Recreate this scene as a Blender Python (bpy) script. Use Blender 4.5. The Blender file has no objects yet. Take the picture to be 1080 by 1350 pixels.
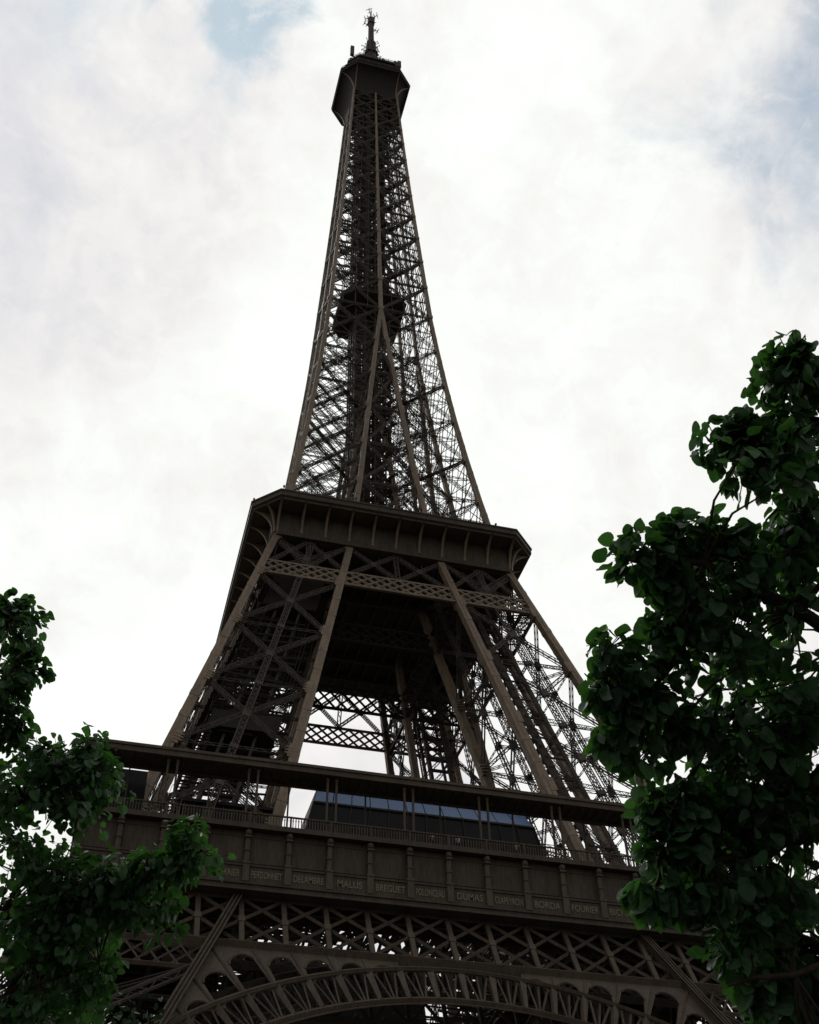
import bpy, bmesh, math, random
from mathutils import Vector, Matrix, noise
R = math.radians
scene = bpy.context.scene
col = scene.collection
V = Vector

# ------------------------------------------------------------------ camera
CP = V((-32.5727, -136.3783, 2.1581))
FW = V((0.20261892, 0.69367038, 0.6912069)).normalized()
RT = V((0.96472245, -0.26256065, -0.01930026)).normalized()
UP = V((-0.16809571, -0.67073341, 0.72239915)).normalized()
cam_d = bpy.data.cameras.new('camera'); cam = bpy.data.objects.new('camera', cam_d); col.objects.link(cam)
m = Matrix((RT, UP, -FW)).transposed().to_4x4(); m.translation = CP; cam.matrix_world = m
cam_d.sensor_fit = 'HORIZONTAL'; cam_d.sensor_width = 36; cam_d.lens = 36 * 1544.96 / 1080
cam_d.shift_y = -(675 - 665.6) / 1080
cam_d.clip_start = 0.1; cam_d.clip_end = 6000
scene.camera = cam

# ------------------------------------------------------------------ world, sun, exposure
SUN_DIR = V((-0.28, 0.62, 0.70)).normalized()      # towards the sun, behind the tower above thin cloud
SUN_EL = math.asin(SUN_DIR.z); SUN_AZ = math.atan2(SUN_DIR.x, SUN_DIR.y)
w = bpy.data.worlds.new('World'); scene.world = w; w.use_nodes = True
nt = w.node_tree; nt.nodes.clear()
def N(t, **k):
    n = nt.nodes.new(t)
    for a, b in k.items(): setattr(n, a, b)
    return n
def L(a, b): nt.links.new(a, b)
def math_(op, a, b=None, c=None, clamp=False):
    n = N('ShaderNodeMath', operation=op); n.use_clamp = clamp
    for i, v in enumerate((a, b, c)):
        if v is None: continue
        if isinstance(v, (int, float)): n.inputs[i].default_value = v
        else: L(v, n.inputs[i])
    return n.outputs[0]
def sstep(v, a, b, lo=0.0, hi=1.0):
    n = N('ShaderNodeMapRange', interpolation_type='SMOOTHSTEP'); L(v, n.inputs[0])
    n.inputs[1].default_value = a; n.inputs[2].default_value = b; n.inputs[3].default_value = lo; n.inputs[4].default_value = hi
    return n.outputs[0]
out = N('ShaderNodeOutputWorld'); bg = N('ShaderNodeBackground'); L(bg.outputs[0], out.inputs[0]); bg.inputs[1].default_value = 0.1
sky = N('ShaderNodeTexSky', sky_type='NISHITA'); sky.sun_disc = False; sky.sun_elevation = SUN_EL; sky.sun_rotation = SUN_AZ
sky.air_density = 1.0; sky.dust_density = 0.6; sky.ozone_density = 1.5
tc = N('ShaderNodeTexCoord'); D0 = tc.outputs['Generated']
def noise_(scale, detail=6, rough=0.55, off=(0, 0, 0), dist=0.0):
    mp = N('ShaderNodeMapping'); L(D0, mp.inputs[0]); mp.inputs['Location'].default_value = off
    n = N('ShaderNodeTexNoise'); L(mp.outputs[0], n.inputs[0])
    n.inputs['Scale'].default_value = scale; n.inputs['Detail'].default_value = detail; n.inputs['Roughness'].default_value = rough
    n.inputs['Distortion'].default_value = dist
    return n.outputs[0]
nw = noise_(9.0, 9, 0.6, (3.1, 0.4, 1.2), 0.25)
def blob(d, r_in, r_out, warp=0.14):
    vn = N('ShaderNodeVectorMath', operation='DOT_PRODUCT'); L(D0, vn.inputs[0]); vn.inputs[1].default_value = V(d).normalized()
    ang = math_('ARCCOSINE', vn.outputs['Value'])
    ang = math_('ADD', ang, math_('MULTIPLY', math_('SUBTRACT', nw, 0.5), warp * 2))
    return sstep(ang, r_in, r_out, 1.0, 0.0)
# thinner veils of cloud where the blue shows through
hole = math_('MAXIMUM', math_('MULTIPLY', blob((-0.010, 0.412, 0.911), 0.015, 0.060, 0.12), 0.66), math_('MULTIPLY', blob((-0.022, 0.462, 0.886), 0.0, 0.045, 0.12), 0.6))
hole = math_('MAXIMUM', hole, math_('MULTIPLY', blob((0.46, 0.30, 0.83), 0.0, 0.21, 0.24), 0.62))
hole = math_('MAXIMUM', hole, math_('MULTIPLY', blob((-0.20, 0.40, 0.89), 0.0, 0.12, 0.2), 0.35))
nh = noise_(26.0, 10, 0.7, (4.4, 0.9, 7.1), 0.8)
hole = math_('MULTIPLY', hole, sstep(nh, 0.30, 0.52, 0.55, 1.0))
n1 = noise_(3.2, 8, 0.5, (1.7, 2.2, 0.6), 0.4)
n2 = noise_(7.0, 8, 0.55, (7.7, 0.2, 3.6), 0.3)
n3 = noise_(17.0, 9, 0.6, (0.7, 5.2, 2.6), 0.6)
lum = math_('ADD', math_('MULTIPLY', sstep(n1, 0.40, 0.60), 0.12), math_('MULTIPLY', sstep(n2, 0.38, 0.62), 0.06))
n4 = noise_(34.0, 10, 0.65, (2.7, 1.2, 4.6), 0.9)
lum = math_('ADD', lum, math_('MULTIPLY', sstep(n3, 0.40, 0.60), 0.045))
lum = math_('ADD', lum, math_('MULTIPLY', sstep(n4, 0.40, 0.62), 0.022))
lum = math_('ADD', lum, 0.785)
lum = math_('ADD', lum, math_('MULTIPLY', blob((0.16, 0.62, 0.77), 0.0, 0.42, 0.2), 0.09))
lum = math_('ADD', lum, math_('MULTIPLY', blob((-0.04, 0.80, 0.60), 0.0, 0.40, 0.2), 0.10))
lum = math_('SUBTRACT', lum, math_('MULTIPLY', blob((-0.105, 0.601, 0.792), 0.0, 0.15, 0.25), 0.08))
lum = math_('SUBTRACT', lum, math_('MULTIPLY', blob((0.36, 0.58, 0.72), 0.0, 0.25, 0.25), 0.05))
# unseen sky away from the sun, dimmed to keep the tower dark
vn = N('ShaderNodeVectorMath', operation='DOT_PRODUCT'); L(D0, vn.inputs[0]); vn.inputs[1].default_value = V((0.05, 0.80, 0.6)).normalized()
back = sstep(vn.outputs['Value'], -0.1, 0.72, 0.40, 1.0)
lum = math_('MULTIPLY', lum, 10.0)
cr = N('ShaderNodeMapRange'); L(lum, cr.inputs[0]); cr.inputs[1].default_value = 7.4; cr.inputs[2].default_value = 10.2
tint = N('ShaderNodeValToRGB'); L(cr.outputs[0], tint.inputs[0]); tint.color_ramp.elements[0].color = (0.915, 0.93, 1.0, 1); tint.color_ramp.elements[1].color = (0.975, 1.0, 0.965, 1)
te = tint.color_ramp.elements.new(0.55); te.color = (1.0, 0.978, 0.962, 1)
cc = N('ShaderNodeMixRGB', blend_type='MULTIPLY'); cc.inputs[0].default_value = 1; L(tint.outputs[0], cc.inputs[1]); L(math_('MULTIPLY', lum, back), cc.inputs[2])
skb = N('ShaderNodeMixRGB', blend_type='MULTIPLY'); skb.inputs[0].default_value = 1; L(sky.outputs[0], skb.inputs[1]); skb.inputs[2].default_value = (1.5, 1.8, 1.5, 1)
mx = N('ShaderNodeMixRGB'); L(hole, mx.inputs[0]); L(cc.outputs[0], mx.inputs[1]); L(skb.outputs[0], mx.inputs[2])
L(mx.outputs[0], bg.inputs[0])

sd = bpy.data.lights.new('sun', 'SUN'); sd.energy = 0.9; sd.angle = R(10); sd.color = (1.0, 0.95, 0.88)
so = bpy.data.objects.new('sun', sd); col.objects.link(so); so.rotation_euler = SUN_DIR.to_track_quat('Z', 'Y').to_euler()
so.location = (0, 0, 400)
scene.view_settings.view_transform = 'Standard'; scene.view_settings.look = 'None'
scene.view_settings.exposure = 0.0; scene.view_settings.gamma = 1.0; scene.view_settings.use_curve_mapping = False
scene.render.engine = 'CYCLES'

# ------------------------------------------------------------------ materials
def mat(name, c1, c2, scale=0.6, rough=0.6, metal=0.0, spec=0.4, detail=6, streak=False, coord='Object'):
    m = bpy.data.materials.new(name); m.use_nodes = True; t = m.node_tree; b = t.nodes['Principled BSDF']
    co = t.nodes.new('ShaderNodeTexCoord'); n = t.nodes.new('ShaderNodeTexNoise'); n.inputs['Scale'].default_value = scale; n.inputs['Detail'].default_value = detail; n.inputs['Roughness'].default_value = 0.65
    mp = t.nodes.new('ShaderNodeMapping'); t.links.new(co.outputs[coord], mp.inputs[0]); t.links.new(mp.outputs[0], n.inputs[0])
    if streak: mp.inputs['Scale'].default_value = (1, 1, 0.18)
    r = t.nodes.new('ShaderNodeValToRGB'); r.color_ramp.elements[0].position = 0.36; r.color_ramp.elements[1].position = 0.66
    r.color_ramp.elements[0].color = (*c1, 1); r.color_ramp.elements[1].color = (*c2, 1)
    n2_ = t.nodes.new('ShaderNodeTexNoise'); n2_.inputs['Scale'].default_value = scale * 7; n2_.inputs['Detail'].default_value = 4; t.links.new(mp.outputs[0], n2_.inputs[0])
    ad_ = t.nodes.new('ShaderNodeMath'); ad_.operation = 'MULTIPLY_ADD'; t.links.new(n2_.outputs[0], ad_.inputs[0]); ad_.inputs[1].default_value = 0.5
    sb_ = t.nodes.new('ShaderNodeMath'); sb_.operation = 'MULTIPLY'; t.links.new(n.outputs[0], sb_.inputs[0]); sb_.inputs[1].default_value = 0.62; t.links.new(sb_.outputs[0], ad_.inputs[2])
    t.links.new(ad_.outputs[0], r.inputs[0]); r.color_ramp.elements[0].position = 0.44; r.color_ramp.elements[1].position = 0.70
    t.links.new(r.outputs[0], b.inputs['Base Color'])
    rr = t.nodes.new('ShaderNodeMapRange'); t.links.new(n.outputs[0], rr.inputs[0]); rr.inputs[3].default_value = rough - 0.12; rr.inputs[4].default_value = rough + 0.12
    t.links.new(rr.outputs[0], b.inputs['Roughness'])
    b.inputs['Metallic'].default_value = metal; b.inputs['Specular IOR Level'].default_value = spec
    return m
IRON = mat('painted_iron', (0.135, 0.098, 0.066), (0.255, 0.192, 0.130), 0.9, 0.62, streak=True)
IRON_D = mat('shaded_iron_bracing', (0.054, 0.045, 0.039), (0.098, 0.080, 0.066), 1.1, 0.7, spec=0.2)  # darker copy of the iron, shadow of the interior put into its colour
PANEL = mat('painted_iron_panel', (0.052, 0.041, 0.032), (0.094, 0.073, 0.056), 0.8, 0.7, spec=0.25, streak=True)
IRON_L = mat('shaded_lower_iron', (0.066, 0.050, 0.037), (0.120, 0.091, 0.067), 0.9, 0.66, spec=0.25, streak=True)  # darker paint of the lower tower, with its shade put into the colour
SHADE = mat('shaded_iron', (0.030, 0.027, 0.025), (0.048, 0.042, 0.037), 0.8, 0.75, spec=0.15)  # iron for recesses and interiors, their shade painted into the colour
GOLD = mat('letter_paint', (0.15, 0.12, 0.08), (0.22, 0.18, 0.12), 2.0, 0.5)
DARKG = mat('dark_glazing', (0.010, 0.011, 0.013), (0.016, 0.017, 0.019), 0.4, 0.35, spec=0.15)
GLASS = mat('sky_reflection_glass', (0.04, 0.095, 0.20), (0.065, 0.145, 0.29), 1.2, 0.35, spec=0.35)  # blue of the mirrored sky is put into the base colour
TEAL = mat('grey_green_glazing', (0.07, 0.10, 0.10), (0.10, 0.13, 0.13), 0.8, 0.3, spec=0.6)
STONE = mat('masonry', (0.26, 0.24, 0.20), (0.38, 0.35, 0.30), 0.5, 0.85)
GRAVEL = mat('gravel_ground', (0.055, 0.05, 0.042), (0.095, 0.086, 0.072), 0.35, 0.95, spec=0.1, coord='Object')
GRASSM = mat('lawn', (0.03, 0.055, 0.015), (0.05, 0.085, 0.025), 0.8, 0.95, spec=0.1)
BARK = mat('bark', (0.028, 0.023, 0.018), (0.055, 0.045, 0.034), 6.0, 0.9, spec=0.1)
SKIN = mat('skin', (0.45, 0.28, 0.20), (0.52, 0.34, 0.25), 8, 0.5)
HAIR = mat('hair', (0.02, 0.014, 0.01), (0.05, 0.03, 0.02), 30, 0.6)
def cloth(name, c): return mat(name, tuple(x * 0.8 for x in c), c, 12, 0.85, spec=0.1)
def leafmat(name, c1, c2, trans=0.22):
    m = bpy.data.materials.new(name); m.use_nodes = True; t = m.node_tree; b = t.nodes['Principled BSDF']
    o = t.nodes['Material Output']
    g = t.nodes.new('ShaderNodeNewGeometry')
    r = t.nodes.new('ShaderNodeValToRGB'); r.color_ramp.elements[0].color = (*c1, 1); r.color_ramp.elements[1].color = (*c2, 1)
    t.links.new(g.outputs['Random Per Island'], r.inputs[0])
    e = r.color_ramp.elements.new(0.93); e.color = (*[x * 1.35 for x in c2], 1); r.color_ramp.elements[1].position = 0.9
    n = t.nodes.new('ShaderNodeTexNoise'); n.inputs['Scale'].default_value = 40; co = t.nodes.new('ShaderNodeTexCoord'); t.links.new(co.outputs['Object'], n.inputs[0])
    mm = t.nodes.new('ShaderNodeMixRGB'); mm.blend_type = 'MULTIPLY'; mm.inputs[0].default_value = 0.5; t.links.new(r.outputs[0], mm.inputs[1]); t.links.new(n.outputs[0], mm.inputs[2])
    t.links.new(mm.outputs[0], b.inputs['Base Color']); b.inputs['Roughness'].default_value = 0.5; b.inputs['Specular IOR Level'].default_value = 0.28
    tr = t.nodes.new('ShaderNodeBsdfTranslucent')
    mc = t.nodes.new('ShaderNodeMixRGB'); mc.blend_type = 'MULTIPLY'; mc.inputs[0].default_value = 1; t.links.new(r.outputs[0], mc.inputs[1]); mc.inputs[2].default_value = (1.4, 1.9, 0.5, 1)
    t.links.new(mc.outputs[0], tr.inputs[0])
    mx = t.nodes.new('ShaderNodeMixShader'); mx.inputs[0].default_value = trans; t.links.new(b.outputs[0], mx.inputs[1]); t.links.new(tr.outputs[0], mx.inputs[2]); t.links.new(mx.outputs[0], o.inputs[0])
    return m
LEAF_R = leafmat('broad_leaf', (0.028, 0.070, 0.036), (0.044, 0.102, 0.046), 0.28)
LEAF_L = leafmat('round_leaf', (0.028, 0.070, 0.034), (0.044, 0.102, 0.044), 0.28)
LEAF_B = leafmat('dark_leaf', (0.018, 0.036, 0.026), (0.030, 0.055, 0.034), 0.08)

# ------------------------------------------------------------------ mesh helpers
class MB:
    def __init__(s): s.v = []; s.f = []
    def add(s, vs, fs):
        o = len(s.v); s.v.extend(tuple(x) for x in vs); s.f.extend(tuple(i + o for i in f) for f in fs)
    def beam(s, a, b, w_, d, n=(0, -1, 0), caps=True, w2=None, d2=None):
        a = V(a); b = V(b); t = (b - a)
        if t.length < 1e-6: return
        t.normalize(); n = V(n); u = t.cross(n)
        if u.length < 1e-4: u = t.cross(V((1, 0, 0.01)))
        u.normalize(); nn = u.cross(t).normalized()
        w2 = w_ if w2 is None else w2; d2 = d if d2 is None else d2
        vs = []
        for p, ww, dd in ((a, w_, d), (b, w2, d2)):
            for i, j in ((-1, -1), (1, -1), (1, 1), (-1, 1)): vs.append(p + u * (i * ww / 2) + nn * (j * dd / 2))
        fs = [(0, 1, 5, 4), (1, 2, 6, 5), (2, 3, 7, 6), (3, 0, 4, 7)]
        if caps: fs += [(3, 2, 1, 0), (4, 5, 6, 7)]
        s.add(vs, fs)
    def box(s, x0, x1, y0, y1, z0, z1):
        s.add([(x0, y0, z0), (x1, y0, z0), (x1, y1, z0), (x0, y1, z0), (x0, y0, z1), (x1, y0, z1), (x1, y1, z1), (x0, y1, z1)],
              [(3, 2, 1, 0), (4, 5, 6, 7), (0, 1, 5, 4), (1, 2, 6, 5), (2, 3, 7, 6), (3, 0, 4, 7)])
    def lattice(s, a, b, w_, d, n, rail=0.12, lace=1.0, bar=0.07, both=True, cross=False):
        """box lattice strut: four angle rails and zigzag lacing on the faces parallel to the truss plane"""
        a = V(a); b = V(b); t = b - a; ln = t.length; t.normalize(); n = V(n); u = t.cross(n).normalized(); nn = u.cross(t).normalized()
        k = max(2, round(ln / lace))
        for j in ((-1, 1) if both else (0,)):
            for i in (-1, 1): s.beam(a + u * i * w_ / 2 + nn * j * d / 2, b + u * i * w_ / 2 + nn * j * d / 2, rail, rail, n, False)
            for q in range(k):
                p0 = a + t * (ln * q / k); p1 = a + t * (ln * (q + 1) / k); sg = 1 if q % 2 else -1
                s.beam(p0 + u * sg * w_ / 2 + nn * j * d / 2, p1 - u * sg * w_ / 2 + nn * j * d / 2, bar, 0.03, n, False)
                if cross: s.beam(p0 - u * sg * w_ / 2 + nn * j * d / 2, p1 + u * sg * w_ / 2 + nn * j * d / 2, bar, 0.03, n, False)
    def tube(s, pts, rad, k=8, cap=True):
        rings = []; pts = [V(p) for p in pts]
        if isinstance(rad, (int, float)): rad = [rad] * len(pts)
        up = V((0.13, 0.21, 1)).normalized()
        for i, p in enumerate(pts):
            t = (pts[min(i + 1, len(pts) - 1)] - pts[max(i - 1, 0)]).normalized()
            u = t.cross(up if abs(t.dot(up)) < 0.95 else V((1, 0, 0))).normalized(); v_ = t.cross(u)
            rings.append([p + (u * math.cos(2 * math.pi * j / k) + v_ * math.sin(2 * math.pi * j / k)) * rad[i] for j in range(k)])
        vs = [q for r_ in rings for q in r_]; fs = []
        for i in range(len(pts) - 1):
            for j in range(k): fs.append((i * k + j, i * k + (j + 1) % k, (i + 1) * k + (j + 1) % k, (i + 1) * k + j))
        if cap: fs += [tuple(range(k))[::-1], tuple((len(pts) - 1) * k + j for j in range(k))]
        s.add(vs, fs)
    def ext(s, poly, axis_pt, thick):
        """extrude a polygon (list of 3D pts) by vector thick"""
        th = V(thick); n = len(poly); a = [V(p) - th / 2 for p in poly]; b = [V(p) + th / 2 for p in poly]
        s.add(a + b, [tuple(range(n))[::-1], tuple(range(n, 2 * n))] + [(i, (i + 1) % n, n + (i + 1) % n, n + i) for i in range(n)])
    def build(s, name, m_, parent=None, smooth=False):
        me = bpy.data.meshes.new(name); me.from_pydata(s.v, [], s.f); me.update()
        if smooth:
            for p in me.polygons: p.use_smooth = True
        me.materials.append(m_); o = bpy.data.objects.new(name, me); col.objects.link(o)
        if parent: o.parent = parent
        return o
def tag(o, label=None, cat=None, group=None, kind=None):
    if label: o['label'] = label
    if cat: o['category'] = cat
    if group: o['group'] = group
    if kind: o['kind'] = kind
    return o
def empty(name, loc=(0, 0, 0)):
    o = bpy.data.objects.new(name, None); o.location = loc; o.empty_display_size = 0.5; col.objects.link(o); return o
def kids(o): return [c for c in bpy.data.objects if c.parent == o]
def copy_part(o, rz, parent=None):
    c = o.copy(); col.objects.link(c)
    if parent is None: c.rotation_euler = (0, 0, rz)
    else: c.parent = parent
    return c
def four(part):
    """the same part on the other three sides of the tower, with its sub-parts"""
    ks = kids(part); res = [part]
    for k in (1, 2, 3):
        c = part.copy(); col.objects.link(c); c.rotation_euler = (0, 0, k * math.pi / 2); c.parent = part.parent; res.append(c)
        for g in ks:
            if g.name.startswith('name_lettering'): continue
            h = g.copy(); col.objects.link(h); h.parent = c
    return res
def lerp(z, zs, vs):
    if z <= zs[0]: return vs[0]
    for i in range(len(zs) - 1):
        if z <= zs[i + 1]:
            t = (z - zs[i]) / (zs[i + 1] - zs[i]); return vs[i] * (1 - t) + vs[i + 1] * t
    return vs[-1]
HZ = ([0, 51.5, 57.6, 110.6, 116, 122, 130, 140, 150, 160, 170, 177.7, 185, 196, 210, 220, 240, 255, 265, 276],
      [60.0, 33.25, 30.9, 16.94, 15.8, 14.9, 13.95, 12.75, 11.7, 10.8, 10.0, 9.45, 9.05, 8.5, 7.8, 7.3, 6.42, 5.8, 5.4, 5.0])
IZ = ([0, 30, 39, 45, 51.5, 57.6, 110.6, 127, 147, 177.7, 400], [38.0, 28.6, 24.9, 22.35, 19.7, 16.9, 6.55, 4.62, 2.78, 0.0, 0.0])
def H(z): return lerp(z, *HZ)
def I(z): return lerp(z, *IZ)

# ------------------------------------------------------------------ ground
g = MB(); S = 3000
g.add([(-S, -S, 0), (S, -S, 0), (S, S, 0), (-S, S, 0)], [(0, 1, 2, 3)])
tag(g.build('ground', GRAVEL), 'pale trodden gravel ground around the tower', 'ground', kind='structure')
for (x0, x1, y0, y1) in ((-120, -62, -128, -70), (20, 110, -150, -80)):
    b = MB(); b.box(x0, x1, y0, y1, 0.0, 0.05); o = b.build('lawn', GRASSM); tag(o, 'mown green lawn beside the gravel', 'lawn', kind='structure')

# ------------------------------------------------------------------ the tower
T = tag(empty('lattice_tower'), 'tall brown wrought iron lattice tower with arched base, three platforms and a mast', 'tower')

def octo(h, c, z): return [(-h + c, -h, z), (h - c, -h, z), (h, -h + c, z), (h, h - c, z), (h - c, h, z), (-h + c, h, z), (-h, h - c, z), (-h, -h + c, z)]
def loft(mb_, rings, capb=True, capt=True):
    o = len(mb_.v); n = len(rings[0]); vs = [p for r_ in rings for p in r_]
    fs = [(i * n + j, i * n + (j + 1) % n, (i + 1) * n + (j + 1) % n, (i + 1) * n + j) for i in range(len(rings) - 1) for j in range(n)]
    if capb: fs.append(tuple(range(n))[::-1])
    if capt: fs.append(tuple((len(rings) - 1) * n + j for j in range(n)))
    mb_.add(vs, fs)

def corner(z, a, b, sx=-1, sy=-1):
    """corner of a leg: a,b = 0 outer, 1 inner in x and in y"""
    x = sx * (I(z) if a else H(z)); y = sy * (I(z) if b else H(z)); return V((x, y, z))
FACES = [((0, 0), (1, 0)), ((0, 0), (0, 1)), ((1, 0), (1, 1)), ((0, 1), (1, 1))]   # front, left, inner x side, inner y side

def leg(name, zs, w0, w1, dw, lace, rail, gus=True, mid=True, skip_top=False, bd=None, cm=None):
    """one leg: a part whose sub-parts are its four corner chords and the bracing of each face"""
    P = empty(name); P.parent = T
    for a, b in ((0, 0), (1, 0), (0, 1), (1, 1)):
        ch = MB()
        for i in range(len(zs) - 1):
            t0 = i / (len(zs) - 1); t1 = (i + 1) / (len(zs) - 1)
            wa = w0 + (w1 - w0) * t0; wb = w0 + (w1 - w0) * t1
            p, q = corner(zs[i], a, b), corner(zs[i + 1], a, b)
            ch.beam(p, q, wa, wa, (0, -1, 0), True, wb, wb)
            u_ = (q - p).normalized()
            for e in (-1, 1):       # angle irons along the edges of the box chord
                for sd_ in (V((e * wa * .5, 0, 0)), V((0, e * wa * .5, 0))):
                    ch.beam(p + sd_, q + sd_, .1, .1, (0, -1, 0), False)
            npl = max(2, int((q - p).length / 3.2))
            for k in range(1, npl):     # cover plates at the splices
                c_ = p.lerp(q, k / npl); ch.beam(c_ - u_ * .35, c_ + u_ * .35, wa * 1.045, wa * 1.045, (0, -1, 0))
            if gus:
                dd = u_ * wa * 0.95
                inn = V((wa * .42 * (1 if a == 0 else -1), 0, 0)); inn2 = V((0, wa * .42 * (1 if b == 0 else -1), 0))
                ch.beam(p - dd + inn, p + dd + inn, wa * .7, wa * 1.08, (0, -1, 0))
                ch.beam(p - dd + inn2, p + dd + inn2, wa * 1.08, wa * .7, (0, -1, 0))
                for e in (-0.6, -0.15, 0.3): ch.beam(p + dd * e + inn * 1.5, p + dd * (e + 0.2) + inn * 1.5, wa * .85, wa * 1.14, (0, -1, 0))
        ch.build('corner_chord', cm or IRON, P)
    for fi, (A, B) in enumerate(FACES):
        br = MB(); zs_ = zs[:-1] if name == 'lower_leg' else zs
        n = V((0, -1, 0)) if A[1] == B[1] else V((-1, 0, 0))
        sc = 1.0 if fi < 2 else 0.85
        for i in range(len(zs_) - 1):
            z0, z1 = zs_[i], zs_[i + 1]
            l0, r0, l1, r1 = corner(z0, *A), corner(z0, *B), corner(z1, *A), corner(z1, *B)
            d = bd or dw * 0.8
            br.lattice(l0, r1, dw * sc, d, n, rail, lace); br.lattice(r0, l1, dw * sc, d, n, rail, lace)
            if i > 0 or z0 > 60: br.lattice(l0, r0, dw * 0.7, d * 0.6, n, rail * 0.8, lace, both=False)
            c = (l0 + r0 + l1 + r1) / 4
            if mid:
                br.lattice((l0 + r0) / 2, (l1 + r1) / 2, dw * 1.6, d, n, rail * 1.2, lace * 0.9, .09, cross=True)
                ax = ((l1 + r1) / 2 - (l0 + r0) / 2).normalized()
                br.beam(c - ax * 0.5, c + ax * 0.5, dw * 2.1, d + 0.12, n)
                for e in ((l0 + r0) / 2,): br.beam(e - ax * 0.3, e + ax * 0.3, dw * 2.2, d + 0.14, n)
            else:
                ax = V((0, 0, 1)); br.beam(c - ax * dw * 0.5, c + ax * dw * 0.5, dw * 1.3, d + 0.1, n)
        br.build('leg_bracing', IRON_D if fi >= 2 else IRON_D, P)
    # horizontal frames through the leg at each joint
    for z in zs[1:-1]:
        fr = MB()
        c00, c10, c01, c11 = corner(z, 0, 0), corner(z, 1, 0), corner(z, 0, 1), corner(z, 1, 1)
        fr.lattice(c00, c11, dw * .8, dw * .5, (0, 0, 1), rail * .8, lace, .05); fr.lattice(c10, c01, dw * .8, dw * .5, (0, 0, 1), rail * .8, lace, .05)
        for a_, b_ in () if not mid else (((c00 + c10) / 2, (c01 + c11) / 2), ((c00 + c01) / 2, (c10 + c11) / 2)):
            fr.lattice(a_, b_, dw * .7, dw * .5, (0, 0, 1), rail * .8, lace)
        fr.build('cross_frame', IRON_D, P)
    return P

# lower legs (mostly below the picture) on masonry piers
LOW = leg('lower_leg', [4.0, 16.0, 28.0, 42.2, 50.3], 1.0, 0.72, 0.6, 1.2, 0.14, gus=False, cm=IRON_L)
for a, b in ((0, 0), (1, 0), (0, 1), (1, 1)):
    c = corner(2, a, b); pm = MB()
    for hw, z0, z1 in ((3.6, 0.0, 1.2), (3.1, 1.2, 3.4), (2.4, 3.4, 4.6)): pm.box(c.x - hw, c.x + hw, c.y - hw, c.y + hw, z0, z1)
    pm.build('masonry_pier', STONE, LOW)
four(LOW)

# middle legs, first to second platform
MID = leg('middle_leg', [57.3, 59.8, 70.2, 80.6, 91.4, 102.0, 110.6], 1.14, 0.90, 0.44, 0.95, 0.085)
# inclined lift track with its sleepers, and a stair, inside the leg
lt = MB()
def cl(z, f, g_): # point within the leg cross-section, 0 outer .. 1 inner
    return V((-(H(z) * (1 - f) + I(z) * f), -(H(z) * (1 - g_) + I(z) * g_), z))
for f in (0.36, 0.64):
    lt.beam(cl(58, f, 0.62), cl(110.5, f, 0.62), 0.45, 0.85, (0, -1, 0))
    lt.beam(cl(58, f, 0.40), cl(110.5, f, 0.40), 0.3, 0.5, (0, -1, 0))
for k in range(32):
    z = 59 + k * 1.62
    lt.beam(cl(z, 0.33, 0.62), cl(z, 0.67, 0.62), 0.3, 0.55, (0, -1, 0))
    if k % 2 == 0: lt.beam(cl(z, 0.36, 0.62), cl(z, 0.36, 0.40), 0.2, 0.2, (1, 0, 0)); lt.beam(cl(z, 0.64, 0.62), cl(z, 0.64, 0.40), 0.2, 0.2, (1, 0, 0))
lt.build('lift_track', IRON_D, MID)
st = MB()
for k in range(22):
    z = 58 + k * 2.4; f0, f1 = (0.18, 0.42) if k % 2 else (0.42, 0.18)
    a, b = cl(z, 0.2 + 0 * f0, f0 + .1), cl(z + 2.4, 0.2, f1 + .1)
    for o_ in (-0.55, 0.55): st.beam(a + V((o_, 0, 0)), b + V((o_, 0, 0)), 0.08, 0.3, (1, 0, 0)); st.beam(a + V((o_, 0, 1)), b + V((o_, 0, 1)), 0.05, 0.05, (1, 0, 0))
    for q in range(9): c = a.lerp(b, (q + .5) / 9); st.beam(c - V((.55, 0, 0)), c + V((.55, 0, 0)), 0.28, 0.04, (0, 0, 1))
four(MID)
st.build('stair_flight', IRON_D, T)
# lift cabin and enclosed service stair in the near left leg only
lc = MB()
for za, zb in ((76.0, 78.6), (99, 107)):
    A0, B0 = cl(za, .18, .30), cl(za, .82, .85); A1, B1 = cl(zb, .18, .30), cl(zb, .82, .85)
    loft(lc, [[(A0.x, A0.y, za), (B0.x, A0.y, za), (B0.x, B0.y, za), (A0.x, B0.y, za)], [(A1.x, A1.y, zb), (B1.x, A1.y, zb), (B1.x, B1.y, zb), (A1.x, B1.y, zb)]])
rl_ = random.Random(2)
for k in range(105):
    z = 70.5 + k * .36; f_ = rl_.choice((.35, .55, .7, .85))
    a_, b_ = cl(z, rl_.uniform(.06, .35), f_), cl(z + rl_.uniform(-.6, .6), rl_.uniform(.6, .94), f_); lc.beam(a_, b_, rl_.uniform(.1, .34), .14, (0, -1, 0))
    a_, b_ = cl(z, .12, .1), cl(z, .12, .9)
    if k % 3 == 0: lc.beam(a_, b_, .12, .18, (1, 0, 0))
for k in range(22):
    f_ = .1 + .8 * k / 21; g_ = rl_.choice((.45, .6, .75)); z = rl_.uniform(70, 84); lc.beam(cl(z, f_, g_), cl(z + rl_.uniform(12, 26), f_, g_), rl_.uniform(.08, .22), .1, (0, -1, 0))
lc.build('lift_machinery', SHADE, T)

# upper legs, second platform to where they meet
UPZ = [110.6, 117.0, 127.1, 137.1, 147.2, 157.3, 167.5, 177.7]
UPL = leg('upper_leg', UPZ, 0.78, 0.62, 0.32, 0.75, 0.065, mid=False, bd=0.5)
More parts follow.
